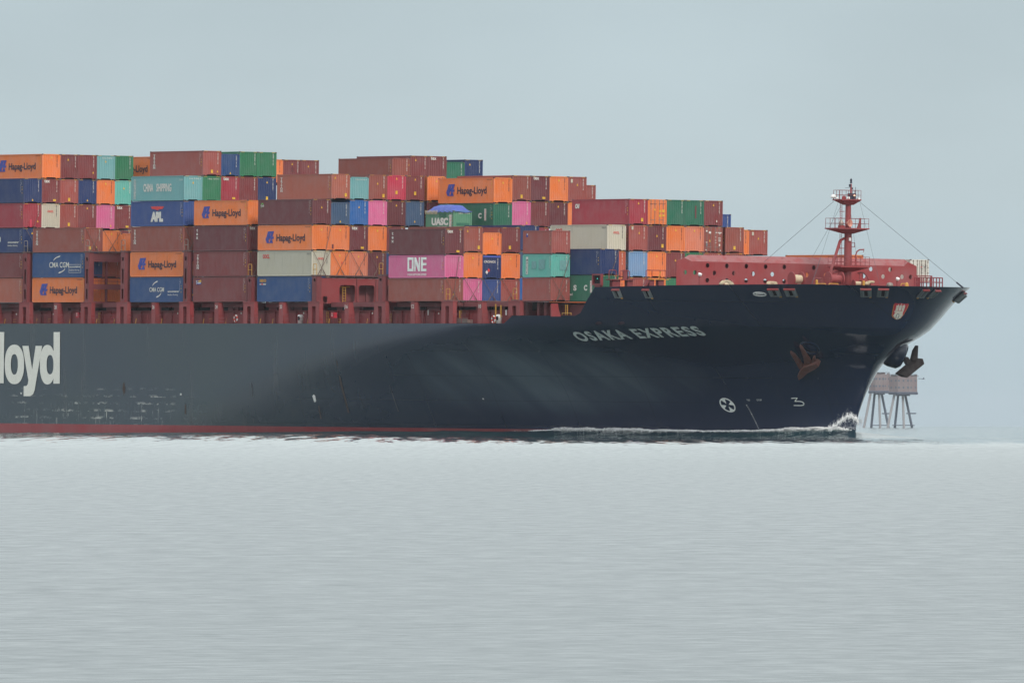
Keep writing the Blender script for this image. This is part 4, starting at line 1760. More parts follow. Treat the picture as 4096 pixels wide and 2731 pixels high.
HAZ = MB()
for i in range(3):
    x = i * .15
    HAZ.add([(x, .02, 0), (x + .07, .02, 0), (x + .13, .09, 0), (x + .06, .09, 0)], [(0, 1, 2, 3)])
HAZ = HAZ.mesh('hazard_stripe')
TRI = MB().add([(-.10, -.11, 0), (.10, -.11, 0), (.03, .12, 0), (-.03, .12, 0)], [(0, 1, 2, 3)]).mesh('warning_label')
PLATE = qmesh((-.14, .14, -.19, .19))
WIDEPL = qmesh((-.2, .2, -.11, .11))
SIDELAB = qmesh((0, .12, 0, .16), (.0, .12, .32, .42), (.02, .1, -.42, -.24))
HLOGO = curve_mesh([[(x / 125, y / 180) for x, y in [(35, 177), (125, 180), (103, 97), (125, 95), (113, 60), (93, 60), (110, 0), (18, 0), (0, 57), (18, 107)]],
                    [(x / 125, y / 180) for x, y in [(78, 150), (66, 110), (70, 108), (84, 148)]], [(x / 125, y / 180) for x, y in [(62, 72), (46, 30), (56, 8), (70, 40), (72, 66)]]])
SWOOSH = curve_mesh([[(0, 0), (.06, .2), (.2, .42), (.42, .60), (.62, .70), (.72, .70), (.68, .55), (.55, .47), (.36, .40), (.18, .22), (.03, .0)]])
EAGLE = curve_mesh([[(0, .75), (.38, .78), (.46, .72), (.5, .9), (.54, .72), (.62, .78), (1, .75), (.9, .3), (.66, .22), (.56, .12), (.5, 0), (.44, .12), (.34, .22), (.1, .3)]])
GECO = curve_mesh([[(0, .62), (.28, .95), (.62, 1), (.75, .8), (.8, .5), (.66, .72), (.4, .78), (.18, .7)], [(0, 0), (.3, .1), (.45, .18), (.1, .15)]])
FLOR = qmesh((0, 1, 0, .9))
FLOR2 = curve_mesh([[(.25, .72), (1, .95), (1, .45), (.25, .62)]])
FLOR3 = qmesh((.05, .12, 0, .85), (.0, .22, .62, .72), (.25, .9, .2, .42))

M_SIDE = lambda L: Matrix(((1, 0, 0, -L), (0, 0, -1, .012), (0, 1, 0, 0), (0, 0, 0, 1)))       # text x -> forward along the starboard side
M_END = Matrix(((0, 0, 1, -.012), (1, 0, 0, 0), (0, 1, 0, 0), (0, 0, 0, 1)))                   # text x -> to port across the front end
count = 0
TIER = 2.912


def put(root, name, me, mat, base, x, y, sx=1., sy=1., lift=0.):
    o2 = link(name, me, mat, root)
    o2.matrix_local = base @ Matrix.Translation((x, y, lift)) @ Matrix.Diagonal((sx, sy, 1, 1))
    return o2


def letter(root, side, L, s, mat, x, y, w, h, bold=.03, vertical=False, lift=0., shear=0., line=.8, name='lettering'):
    me2 = text_mesh(s, w, h, bold, shear, vertical, line)
    o2 = link(name, me2, mat, root)
    o2.matrix_local = (M_SIDE(L) if side else M_END) @ Matrix.Translation((x, y, lift + .002))
    return o2


GROUP = 'shipping containers stacked on the ship'


def box_(bay, row, tier, typ, col, label, n8=0, marks=(), side=True, end=True, open_top=False):
    """one container: bay letter, row from starboard, tier from the hatch cover"""
    global count
    count += 1
    L, H = LEN[typ], HGT[typ]
    zb = (tier - 1) * TIER - n8 * .305 + .008
    x, y = BAY[bay], row_y(row)
    d = shape(typ)
    root = ship_thing('shipping_container', label, 'shipping container', (x, y, zb), GROUP)
    pm = PM[col]
    link('frame', d['frame'], [pm, CAST, DARK], root)
    if 'doors' in marks or 'reefer' in marks:
        W2 = WID / 2
        for s0 in (.14, W2 + .01):
            mb = MB()
            mb.box(-.10, -.05, s0, s0 + W2 - .16, .14, H - .13)
            for j in range(5):
                z = .3 + j * (H - .6) / 4.3
                mb.box(-.052, -.03, s0 + .06, s0 + W2 - .22, z - .02, z + .30 if 'doors' in marks else z + .01)
            dr = part('door', mb, pm, root)
            mb = MB()
            for q in (.24, .72):
                yy = s0 + q * (W2 - .16)
                mb.tube((.0, yy, .06), (.0, yy, H - .06), .028, 6)
                for z in (.12, .62, H - .6, H - .14):
                    mb.box(-.03, .02, yy - .06, yy + .06, z - .03, z + .03)
            mb.tube((.02, s0 + .2, .62), (.02, s0 + .85, .6), .025, 5)
            part('lock_rod', mb, STEEL if col != 'white' else ROD, dr)
    else:
        link('end_wall', d['end_f'], pm, root)
    link('end_wall', d['end_r'], pm, root)
    link('side_wall', d['side_a'], pm, root)
    link('side_wall', d['side_b'], pm, root)
    if not open_top:
        link('roof', d['roof'], pm, root)
    dk = col in ('orange', 'fadeorange', 'cream', 'white')
    ink = INK if dk else WHITE
    rg2 = random.Random(count * 7 + 3)
    ME, MS = M_END, M_SIDE(L)
    has = set(m if isinstance(m, str) else m[0] for m in marks)
    opt = {m[0]: m[1:] for m in marks if not isinstance(m, str)}
    if end:
        if not has & {'doors', 'reefer', 'topcode', 'nocode'}:
            put(root, 'code_marking', CODES[count % 4], ink, ME, WID * .80, H - .14 - 1.38)
        if 'topcode' in has:
            letter(root, 0, L, 'CSLU 703062 4' if col in ('teal', 'aqua') else 'UASU 110774 6', WHITE, .7, H * .86, 1.5, .14, 0)
        if typ == 'H':
            for hx_ in (.18, WID - .62):
                put(root, 'hazard_stripe', HAZ, YEL, ME, hx_, H - .125, 1, 1, .014)
        if not has & {'doors', 'reefer', 'notri', 'tex', 'oend'}:
            tx, tz = opt.get('tri', (rg2.choice((.45, .5, .5, .55, .8)), rg2.choice((.82, .78, .66, .3, .14))))
            put(root, 'warning_label', TRI, YEL, ME, WID * tx, H * tz, 1, 1, .004)
        if 'plate' in has:
            tx, tz = opt.get('plate', (.6, .18))
            put(root, 'warning_label', PLATE, YEL, ME, WID * tx, H * tz, 1, 1, .004)
        if 'tex' in has:
            letter(root, 0, L, 'tex', WHITE, .30, H * .84, .76, .36, .02)
            put(root, 'warning_label', WIDEPL, YEL, ME, WID * .70, H * .14, 1, 1, .004)
        if 'oend' in has:
            letter(root, 0, L, 'OOCL', REDINK, .80, H * .65, .80, .26, .025)
        if 'patch' in has:
            px_, pz_, pw, ph, pm2 = opt['patch']
            put(root, 'repair_patch', qmesh((0, pw, 0, ph)), pm2, ME, WID * px_, H * pz_, 1, 1, .003)
    if side:
        if 'hl' in has:
            put(root, 'emblem', HLOGO, LOGOBLUE, MS, L * .143, H * .30, L * .155, H * .465)
            letter(root, 1, L, 'Hapag-Lloyd', INK, L * .342, H * .285, L * .525, H * .36, .022)
            letter(root, 1, L, 'HLXU 625', INK, L * .87, H * .90, L * .09, H * .045, 0)
            put(root, 'warning_label', SIDELAB, YEL, MS, L * .955, H * .74)
        elif not has & {'china', 'oside', 'seaco1'}:
            put(root, 'code_marking', SIDECODE[count % 3][0], ink, MS, L * .935, H - .18 - 1.42)
            put(root, 'code_marking', SIDECODE[count % 3][1], ink, MS, L * .935 + .24, H - .18 - .62)
            put(root, 'warning_label', SIDELAB, YEL, MS, L * .962, H * .52)
        if 'triton' in has:
            letter(root, 1, L, 'TRITON', WHITE, L * .06, H * .30, .52, H * .57, .04, True)
        if 'texv' in has:
            letter(root, 1, L, 'tex', WHITE, L * .042, H * .48, .5, H * .41, .03, True)
        if 'cma' in has:
            x0, w0, z0, h0, bx = opt['cma']
            letter(root, 1, L, 'CMA CGM', WHITE, L * x0, H * z0, L * w0, H * h0, .012)
            put(root, 'emblem', SWOOSH, WHITE, MS, L * (x0 + w0 * .2), H * (z0 + h0 + .06), L * w0 * .5, H * .28)
            e2 = put(root, 'emblem', SWOOSH, WHITE, MS, 0, 0)
            e2.matrix_local = MS @ Matrix.Translation((L * (x0 + w0 * .82), H * (z0 - .03), 0)) @ Matrix.Diagonal((-L * w0 * .48, -H * .28, -1, 1))
            letter(root, 1, L, 'ecocontainer', WHITE, L * bx, H * .395 if z0 < .5 and bx < .72 else H * .34, L * .215, H * .075, .03)
            letter(root, 1, L, 'bamboo flooring', WHITE, L * bx, H * .25 if bx < .72 else H * .2, L * .19, H * .085, .01)
            if 'cbox' in has:
                put(root, 'lettering_box', qmesh((0, L * .235, 0, .04), (0, L * .235, .93, .97), (0, .06, 0, .97), (L * .235 - .06, L * .235, 0, .97)), WHITE, MS, L * (bx - .012), H * .19)
        if 'apl' in has:
            letter(root, 1, L, 'APL', WHITE, L * .375, H * .18, L * .235, H * .40, .09)
            put(root, 'emblem', EAGLE, REDINK, MS, L * .375, H * .63, L * .25, H * .21)
        if 'china' in has:
            letter(root, 1, L, 'CHINA', WHITE, L * .232, H * .37, L * .185, H * .32, .035)
            letter(root, 1, L, 'SHIPPING', WHITE, L * .475, H * .37, L * .285, H * .32, .03)
            letter(root, 1, L, '中国海运集团', WHITE, L * .045, H * .08, .55, H * .80, 0, True)
            letter(root, 1, L, 'CSLU 4210', WHITE, L * .905, H * .80, L * .07, H * .07, 0)
        if 'one' in has:
            wm = PALEHULL
            me2 = curve_mesh([rect(0, .32, 0, 1), rect(.09, .23, .18, .82)])
            put(root, 'lettering', me2, wm, MS, L * .335, H * .30, L * .338, H * .60)
            me2 = curve_mesh([[(.36, 0), (.43, 0), (.43, .55), (.57, 0), (.66, 0), (.66, 1), (.59, 1), (.59, .42), (.45, 1), (.36, 1)]])
            put(root, 'lettering', me2, wm, MS, L * .335, H * .30, L * .338, H * .60)
            me2 = curve_mesh([[(.71, 0), (1, 0), (1, .17), (.81, .17), (.81, .42), (1, .42), (1, .59), (.81, .59), (.81, .83), (1, .83), (1, 1), (.71, 1)]])
            put(root, 'lettering', me2, wm, MS, L * .335, H * .30, L * .338, H * .60)
            letter(root, 1, L, 'OCEAN NETWORK EXPRESS', wm, L * .335, H * .115, L * .338, H * .085, .02)
        if 'oside' in has:
            letter(root, 1, L, 'OOCL', REDINK, L * .095, H * .70, L * .125, H * .16, .04)
            letter(root, 1, L, 'OOLU 73', INK, L * .905, H * .84, L * .07, H * .07, 0)
        if 'seaco' in has:
            letter(root, 1, L, 'seaco', ORNLET, L * .045, H * .78, L * .12, H * .115, .03)
            put(root, 'emblem', qmesh((0, L * .115, 0, H * .04)), WHITE, MS, L * .045, H * .675)
            put(root, 'emblem', qmesh((0, L * .03, 0, H * .055)), REDINK, MS, L * .075, H * .678, 1, 1, .004)
        if 'cai' in has:
            letter(root, 1, L, 'CAI', WHITE, L * .055, H * .645, L * .075, H * .18, .08, False, 0, .15)
        if 'geco' in has:
            letter(root, 1, L, 'Gold', WHITE, L * .045, H * .715, L * .06, H * .085, .03)
            put(root, 'emblem', GECO, GREENMARK, MS, L * .045, H * .66, L * .065, H * .21)
        if 'flor' in has:
            put(root, 'emblem', FLOR, LOGOBLUE, MS, L * .055, H * .70, L * .095, H * .19)
            put(root, 'emblem', FLOR2, YEL, MS, L * .055, H * .70, L * .095, H * .19, .004)
            put(root, 'emblem', FLOR3, WHITE, MS, L * .055, H * .70, L * .095, H * .19, .007)
        if 'flor2' in has:
            put(root, 'emblem', FLOR, LOGOBLUE, MS, L * .115, H * .72, L * .06, H * .17)
            put(root, 'emblem', FLOR2, WHITE, MS, L * .115, H * .72, L * .06, H * .17, .004)
        if 'uasc' in has:
            letter(root, 1, L, 'UASC', WHITE, L * .21, H * .36, L * .60, H * .33, .06)
            letter(root, 1, L, 'DRY TYPE', WHITE, L * .43, H * .255, L * .33, H * .06, .02)
            put(root, 'sign_strip', qmesh((0, L * .075, 0, H * .62)), WHITE, MS, L * .85, H * .2)
            letter(root, 1, L, 'UASC', REDINK, L * .865, H * .23, L * .045, H * .55, .0, True, .004)
            letter(root, 1, L, 'UACU 34', WHITE, L * .80, H * .74, L * .16, H * .06, 0)
            put(root, 'paint_patch', qmesh((0, 1.5, 0, .45)), PM['darkgreen'], MS, L * .49, H * .70)
            put(root, 'paint_patch', qmesh((0, 1.7, 0, .26)), PM['darkgreen'], ME, WID * .17, H * .37)
        if 'scl' in has:
            h0 = .22
            letter(root, 1, L, 'S', WHITE, L * .545, H * .41, L * .055, H * h0, .06)
            letter(root, 1, L, 'C', WHITE, L * .725, H * .41, L * .058, H * h0, .06)
            put(root, 'sign_strip', qmesh((0, L * .034, 0, H * .46)), WHITE, MS, L * .832, H * .33)
            letter(root, 1, L, 'UASC', REDINK, L * .838, H * .35, L * .022, H * .41, .0, True, .004)
        if 'scl0' in has:
            letter(root, 1, L, 'U', WHITE, L * .185, H * .41, L * .055, H * .22, .06)
            letter(root, 1, L, 'A', WHITE, L * .365, H * .41, L * .055, H * .22, .06)
        if 'sclt' in has:
            letter(root, 1, L, 'limited', WHITE, L * .41, H * .225, L * .12, H * .10, .03)
        if 'msk' in has:
            put(root, 'sign_strip', qmesh((0, L * .075, 0, H * .74)), WHITE, MS, L * .115, H * .14)
            letter(root, 1, L, 'MAERSK', INK, L * .13, H * .17, L * .05, H * .62, .03, True, .004)
            GP = plain('grey_patch', cc(118, 168, 166), .6)
            put(root, 'paint_patch', qmesh((0, L * .165, 0, H * .33)), GP, MS, L * .31, H * .37)
            put(root, 'paint_patch', qmesh((0, L * .215, 0, H * .42)), GP, MS, L * .56, H * .35)
            put(root, 'paint_patch', qmesh((0, WID * .50, 0, H * .42)), GP, ME, WID * .46, H * .32)
        if 'cronos' in has:
            letter(root, 0, L, 'CRONOS', WHITE, WID * .08, H * .69, WID * .62, H * .095, .02)
            put(root, 'warning_label', curve_mesh([[(0, .17), (.14, 0), (.28, .17), (.14, .36)]]), WHITE, ME, WID * .17, H * .20, 1.25, 1.25)
            put(root, 'warning_label', curve_mesh([[(0, .17), (.14, 0), (.28, .17), (.14, .36)]]), REDINK, ME, WID * .27, H * .285, 1.25, 1.25, .004)
    if 'doors' in has:
        if col == 'orange':
            letter(root, 0, L, 'Hapag-Lloyd', INK, .24, H * .80, .85, .14, .02, False, .05)
            letter(root, 0, L, 'HLXU 5109', INK, 1.42, H * .82, .85, .12, 0, False, .05)
            put(root, 'warning_label', qmesh((1.45, 1.7, .95, 1.2), (1.85, 2.15, 1.0, 1.2), (1.45, 1.7, 1.45, 1.7), (1.85, 2.15, 1.45, 1.75)), YEL, ME, 0, 0, 1, 1, .05)
            put(root, 'warning_label', TRI, YEL, ME, .86, 1.75, 1, 1, .05)
        else:
            put(root, 'marking', qmesh((.62, .9, 2.12, 2.3), (.65, .85, 2.3, 2.36), (1.5, 1.75, 2.2, 2.28), (1.85, 2.3, 2.18, 2.28), (1.95, 2.15, 2.05, 2.12), (1.42, 1.62, 1.72, 1.76), (1.42, 1.62, 1.35, 1.39), (1.88, 2.2, 1.6, 1.66), (1.88, 2.2, 1.44, 1.5), (1.88, 2.2, 1.26, 1.34), (1.42, 1.66, 1.1, 1.14), (1.95, 2.13, .75, .98), (.22, .45, 1.1, 1.17), (.2, .34, .24, .32), (2.1, 2.24, .2, .3), (.24, .44, 2.32, 2.48)), WHITE, ME, 0, 0, 1, 1, .05)
            put(root, 'marking', qmesh((.24, .48, .74, 1.02)), GREYDECK, ME, 0, 0, 1, 1, .05)
            put(root, 'warning_label', TRI, YEL, ME, .76, 1.32, 1, 1, .05)
    if 'reefer' in has:
        mb = MB()
        mb.box(-.03, .0, WID / 2 - .03, WID / 2 + .0, .1, H - .1)
        for z in (.5, 1.1, 1.7, 2.3):
            mb.box(-.02, .03, WID - .2, WID - .06, z - .04, z + .04)
        part('hinge', mb, ROD, root)
        letter(root, 0, L, 'SUDU 811', INK, 1.38, H * .72, .85, .10, 0, False, .04)
        put(root, 'marking', qmesh((1.3, 1.55, 1.72, 1.78)), REDINK, ME, 0, 0, 1, 1, .04)
        put(root, 'marking', qmesh((1.75, 2.05, 1.72, 1.78), (1.35, 1.65, 1.55, 1.58), (1.8, 2.1, 1.5, 1.53), (1.35, 1.6, 1.35, 1.38), (1.8, 2.05, 1.3, 1.33), (1.35, 1.65, 1.1, 1.13)), INK, ME, 0, 0, 1, 1, .04)
    return root


b = box_
# leftmost bay, cut by the edge of the picture
b('Z', 1, 1, 'H', 'tan', 'pale brown container at the left picture edge, lowest of its stack')
b('Z', 1, 2, 'H', 'maroon', 'plain maroon container at the left picture edge, directly on the pale brown one')
b('Z', 1, 3, 'H', 'navy', 'navy container at the left picture edge with cut-off white lettering and swoosh', 0, [('cma', .22, .34, .45, .2, .70), ('tri', .5, .8)])
b('Z', 1, 4, 'H', 'crimson', 'crimson container at the left edge with a brighter red patch on its end', 0, [('patch', .36, .04, .28, .9, PM['red']), ('tri', .8, .28)])
b('Z', 1, 5, 'H', 'navy', 'plain dark blue container at the left edge, under the topmost orange one', 0, [('tri', .5, .13)])
b('Z', 2, 4, 'H', 'cream', 'cream container end with small red lettering, beside the patched crimson end', 0, ['oend'])
b('Z', 2, 5, 'H', 'maroon', 'maroon end with white lettering, standing on the cream end at far left', 0, ['tex'])
b('Z', 2, 6, 'H', 'orange', 'topmost orange container at the left edge with blue emblem and dark lettering', 0, ['hl', ('tri', .5, .86)])
b('Z', 3, 4, 'H', 'redbrown', 'rust brown container end between the cream end and a maroon end at far left', 0, ['notri', ('plate', .5, .18)])
b('Z', 3, 5, 'H', 'redbrown', 'rust brown container end between a white-lettered maroon end and a navy end', 0, ['notri', ('plate', .5, .18)])
b('Z', 3, 6, 'H', 'maroon', 'maroon container end in the top tier, touching the leftmost orange end', 0, [('tri', .42, .78)])
b('Z', 4, 4, 'H', 'maroon', 'maroon container end left of the pink end in the far left bay', 0, [('tri', .5, .85)])
b('Z', 4, 5, 'H', 'navy', 'dark blue container end left of an orange end, second tier from top at far left', 0, [('tri', .5, .16)])
b('Z', 4, 6, 'H', 'maroon', 'maroon container end in the top tier, touching a pale teal end on its right', 0, [('tri', .8, .28)])
b('Z', 5, 4, 'H', 'pink', 'pink container end in the far left bay, below an orange end', 0, [('tri', .8, .16)])
b('Z', 5, 5, 'H', 'orange', 'orange container end standing on the pink end at far left', 0, [('tri', .5, .85)])
b('Z', 5, 6, 'H', 'teal', 'pale teal container end in the top tier at far left, with lettering along its top', 0, ['topcode', ('tri', .48, .74)])
b('Z', 6, 3, 'H', 'maroon', 'maroon container showing only its top edge above small orange ends at left', 0, ['notri'])
b('Z', 6, 4, 'H', 'maroon', 'maroon end with white lettering right of the far left pink end', 0, ['tex'])
b('Z', 6, 5, 'H', 'aqua', 'bright aqua container end under the leftmost green end', 0, [('tri', .5, .68)])
b('Z', 6, 6, 'H', 'green', 'leftmost green container end, in the top tier above the aqua end', 0, ['notri'])
b('Z', 8, 6, 'H', 'orange', 'orange container with its lettering half hidden between a green end and a maroon side', 0, ['hl'])
b('Z', 14, 6, 'H', 'orange', 'narrow strip of an orange end at the top, right of two green ends', 0, [('tri', .2, .8)])
b('Z', 15, 6, 'H', 'maroon', 'top tier maroon end with a dark smudge, right of the narrow orange strip', 0, [('tri', .5, .82), ('patch', .46, .50, .3, .55, PM['plum'])])
b('Z', 16, 6, 'H', 'maroon', 'top tier maroon end standing clear against the sky, right of the smudged one', 0, [('tri', .4, .74)])
# second bay
b('A', 1, 1, 'H', 'orange', 'orange lettered container nearest the left edge on the bottom tier', 0, ['hl'])
b('A', 1, 2, 'H', 'blue', 'blue container with white swoosh lettering and a boxed caption, over an orange one', 0, ['cbox', ('cma', .325, .38, .40, .22, .715)])
b('A', 1, 3, 'H', 'brown', 'brown container with vertical white lettering, on the boxed-caption blue one', 0, ['triton', ('tri', .66, .2), ('plate', .3, .18)])
b('A', 2, 1, 'H', 'orange', 'shaded orange container end seen low through the left lashing bridge', 0, [('tri', .3, .8)])
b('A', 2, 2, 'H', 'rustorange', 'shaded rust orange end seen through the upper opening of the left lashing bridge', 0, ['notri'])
b('A', 2, 3, 'S', 'orange', 'orange end behind crossed rods, on top of the left lashing bridge', 0, [('tri', .48, .85)])
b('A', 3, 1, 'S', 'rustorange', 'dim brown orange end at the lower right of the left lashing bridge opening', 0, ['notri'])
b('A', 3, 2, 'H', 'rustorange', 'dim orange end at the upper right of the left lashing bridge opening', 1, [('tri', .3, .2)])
b('A', 3, 3, 'S', 'orange', 'lower orange end right of the rod-crossed orange end at left', 1, ['notri'])
# third bay
b('B', 1, 1, 'H', 'blue', 'blue container with white swoosh lettering, lowest of the second lettered stack', 0, [('cma', .37, .275, .415, .18, .715)])
b('B', 1, 2, 'H', 'orange', 'orange lettered container on the swoosh-lettered blue one, third stack from left', 0, ['hl', ('tri', .2, .7)])
b('B', 1, 3, 'H', 'brown', 'brown container with vertical white lettering, below a blue eagle-marked one', 0, ['triton', 'notri'])
b('B', 1, 4, 'H', 'midblue', 'blue container with a red eagle above big white letters', 0, ['apl', ('tri', .6, .74)])
b('B', 1, 5, 'H', 'teal', 'grey teal container with broken white lettering and vertical Chinese characters', 0, ['china', 'topcode', ('tri', .5, .72)])
b('B', 2, 5, 'H', 'green', 'green end right of the teal end, one tier below the top', 0, ['topcode', 'notri'])
b('B', 2, 6, 'H', 'redbrown', 'red brown container with vertical white lettering, highest at the left of the picture', 0, ['triton', ('plate', .5, .18), ('tri', .8, .18)])
b('B', 3, 5, 'H', 'crimson', 'dull red end with white lettering under the blue top tier end', 0, ['tex'])
b('B', 3, 6, 'S', 'blue', 'blue end between a red brown end and a green end in the top tier', 0, [('tri', .5, .14)])
b('B', 4, 5, 'H', 'maroon', 'unmarked dull maroon end between a white-lettered end and a dark blue end', 0, ['notri'])
b('B', 4, 6, 'H', 'green', 'left one of two adjoining green ends in the top tier', 0, ['notri'])
b('B', 5, 5, 'H', 'navy', 'dark blue end with yellow plate below the right one of two adjoining green ends', 0, [('tri', .5, .8), ('plate', .5, .17)])
b('B', 5, 6, 'H', 'green', 'right one of two adjoining green ends in the top tier', 0, ['notri'])
b('B', 12, 6, 'S', 'brown', 'dull brown container standing forward of the top tier, its whole side against the sky', 0, [('tri', .95, .7)])
b('B', 13, 6, 'H', 'maroon', 'maroon container topmost of the centre group, its roof edge above a brown side', 0, [('tri', .3, .82)])
b('B', 14, 6, 'H', 'maroon', 'maroon end with white lettering, topmost tier of the centre group', 0, ['tex'])
b('B', 15, 6, 'S', 'darkgreen', 'small green end in the top tier, in front of a slate blue container', 1, ['notri'])
b('B', 16, 6, 'H', 'navy', 'slate blue end, last at the right of the top tier', 1, [('tri', .28, .8)])
# fourth bay
b('C', 1, 1, 'H', 'maroon', 'maroon container with a small blue and yellow flag-like emblem', 0, ['flor'])
b('C', 1, 2, 'H', 'maroon', 'maroon container with vertical white lettering, on the flag-emblem one', 0, ['triton', 'notri'])
b('C', 1, 3, 'H', 'plum', 'plum container with white lettering on side and end, under an orange one', 0, ['texv', 'tex'])
b('C', 1, 4, 'H', 'orange', 'orange lettered container on the plum one, beside the red eagle', 0, ['hl', ('tri', .85, .8)])
# fifth bay
b('D', 1, 1, 'H', 'blue', 'blue container with small orange lettering, lowest beside the red bulkhead', 0, ['seaco'])
b('D', 1, 2, 'H', 'cream', 'cream container with red lettering on side and end, over a blue one', 0, ['oside', 'oend'])
b('D', 1, 3, 'H', 'orange', 'orange lettered container directly on the long cream one', 0, ['hl', ('tri', .5, .82)])
b('D', 1, 4, 'H', 'plum', 'plum container with a tiny green and white emblem', 0, ['geco', ('tri', .5, .68)])
b('D', 2, 2, 'H', 'orange', 'bright orange end with a small red blot, right of the cream end', 0, [('tri', .5, .82), ('patch', .6, .5, .13, .24, REDINK)])
b('D', 2, 3, 'H', 'orange', 'orange end with black scorch-like stains near its bottom', 0, [('tri', .5, .82), ('patch', .05, .08, .26, .5, PM['plum'])])
b('D', 2, 4, 'S', 'greyblue', 'grey blue end between a maroon end and a bright blue end', 0, [('tri', .5, .16)])
b('D', 2, 5, 'H', 'tan', 'pale brown container with vertical white lettering, widest against the sky at centre', 0, ['triton', ('tri', .2, .84), ('plate', .78, .18)])
b('D', 3, 2, 'H', 'fadeorange', 'faded salmon orange end between an orange end and a maroon end', 0, [('tri', .5, .8)])
b('D', 3, 3, 'H', 'plum', 'plum end with white lettering between two orange ends', 0, ['tex'])
b('D', 3, 4, 'H', 'brightblue', 'bright blue container end', 0, [('tri', .5, .72)])
b('D', 3, 5, 'S', 'teal', 'faded pale teal end with rusty edges above the bright blue one', 0, ['topcode', 'notri'])
b('D', 4, 2, 'H', 'plum', 'dark plum end behind crossed rods, beside the pink side', 0, [('tri', .5, .8)])
b('D', 4, 3, 'H', 'orange', 'orange end beside the upper left corner of a plum lettered side', 0, [('tri', .5, .82)])
b('D', 4, 4, 'H', 'pink', 'pink end right of the bright blue one', 0, ['notri'])
b('D', 4, 5, 'H', 'brown', 'brown end left of the bright red one', 0, [('tri', .48, .65), ('plate', .8, .18)])
b('D', 5, 2, 'H', 'blue', 'sliver of a blue container just left of the pink side', 0, ['nocode', 'notri'])
b('D', 5, 3, 'H', 'maroon', 'narrow top edge of a maroon container behind the plum lettered side', 0, ['notri'])
b('D', 5, 4, 'H', 'plum', 'plum end between the centre pink end and a steel blue end', 0, [('tri', .5, .82)])
b('D', 5, 5, 'H', 'red', 'vivid red container end', 0, [('tri', .5, .86), ('plate', .5, .32)])
b('D', 6, 4, 'H', 'greyblue', 'steel blue end just left of the tarpaulin-covered green container', 0, [('tri', .5, .2)])
b('D', 6, 5, 'H', 'maroon', 'maroon end right of the vivid red one', 0, [('tri', .5, .84), ('plate', .5, .3)])
b('D', 7, 4, 'H', 'plum', 'plum container half hidden behind the blue tarpaulin', 0, ['notri'])
b('D', 7, 5, 'H', 'orange', 'orange end partly hidden by the highest lettered orange container at centre', 0, [('tri', .5, .8)])
b('D', 15, 5, 'H', 'redbrown', 'red brown end peeping out low at the right of the centre top tier', 2, ['notri'])
# sixth bay
b('DE', 5, 4, 'T', 'palegreen', 'short pale green container with large white lettering under a blue tarpaulin', 3, ['uasc', 'topcode', 'notri'], open_top=True)
b('DE', 7, 4, 'H', 'darkgreen', 'long green container behind the short pale green one', 1, ['scl', 'notri'])
b('DE', 7, 5, 'H', 'orange', 'highest lettered orange container at the centre, above a green one', 1, ['hl', ('tri', .5, .8)])
b('DE', 8, 4, 'H', 'pink', 'pink end right of the long green container at centre', 0, [('tri', .8, .16)])
b('DE', 8, 5, 'H', 'brown', 'brown end above the centre right pink one', 0, ['notri', ('plate', .5, .18)])
b('DE', 9, 3, 'H', 'crimson', 'small visible patch of dark red container above a cream side', 0, ['notri'])
b('DE', 9, 4, 'H', 'maroon', 'maroon end between a pink end and a plum end right of centre', 0, ['notri'])
b('DE', 9, 5, 'H', 'plum', 'plum end with white lettering between brown and orange, right of centre', 0, ['tex'])
b('DE', 10, 4, 'H', 'plum', 'plum end left of a narrow orange strip and the crimson side', 0, [('tri', .48, .82)])
b('DE', 10, 5, 'H', 'orange', 'orange end right of the white-lettered plum end, top tier right of centre', 0, [('tri', .5, .84)])
b('DE', 11, 4, 'H', 'orange', 'narrow orange strip between a plum end and the long crimson side', 0, ['nocode', 'notri'])
b('DE', 11, 5, 'H', 'redbrown', 'red brown end with a cream sticker, last full one of the centre top tier', 0, [('tri', .5, .68), ('patch', .14, .76, .26, .40, PM['cream'])])
# seventh bay
b('E', 1, 1, 'S', 'brown', 'grey brown container below the pink one with the big white word')
b('E', 1, 2, 'S', 'pink', 'long pink container with big white word on its side', 1, ['one', 'notri'])
b('E', 1, 3, 'H', 'plum', 'plum container with white lettering, on the long pink one', 2, ['texv', 'tex'])
b('E', 2, 1, 'S', 'pink', 'pink end behind crossed rods on the bottom tier', 0, ['notri'])
b('E', 2, 2, 'H', 'orange', 'orange end between the pink end and the small white-lettered blue end', 1, [('tri', .5, .8)])
b('E', 2, 3, 'H', 'brown', 'brown end with yellow plate between a plum lettered end and a small orange end', 1, [('tri', .2, .82), ('plate', .8, .2)])
b('E', 3, 1, 'S', 'midblue', 'scuffed blue end behind crossed rods on the bottom tier', 0, ['notri'])
b('E', 3, 2, 'S', 'navy', 'dark blue end with white word and red and white diamonds', 1, ['cronos', 'notri'])
b('E', 3, 3, 'S', 'orange', 'small orange end above the diamond-marked dark blue one', 2, [('tri', .5, .74)])
b('E', 4, 1, 'S', 'redbrown', 'red brown end behind crossed rods, beside a short maroon container', 0, ['notri'])
b('E', 4, 2, 'H', 'orange', 'orange end left of the weathered aqua container', 1, [('tri', .5, .8)])
b('E', 4, 3, 'H', 'maroon', 'maroon end left of the short red brown container with a tiny blue emblem', 1, ['notri', ('plate', .45, .22)])
b('E', 5, 1, 'H', 'brightblue', 'sliver of a bright blue container left of the short maroon one', 0, ['nocode', 'notri'])
b('E', 5, 2, 'H', 'greyblue', 'thin grey blue strip left of the weathered aqua container', 0, ['nocode', 'notri'])
b('E', 5, 3, 'H', 'navy', 'navy container whose top shows above maroon and brown ends, below a pink end', 0, ['notri'])
b('E', 15, 4, 'S', 'midblue', 'narrow blue end standing out right of a maroon top tier end, against the sky', 3, ['notri'])
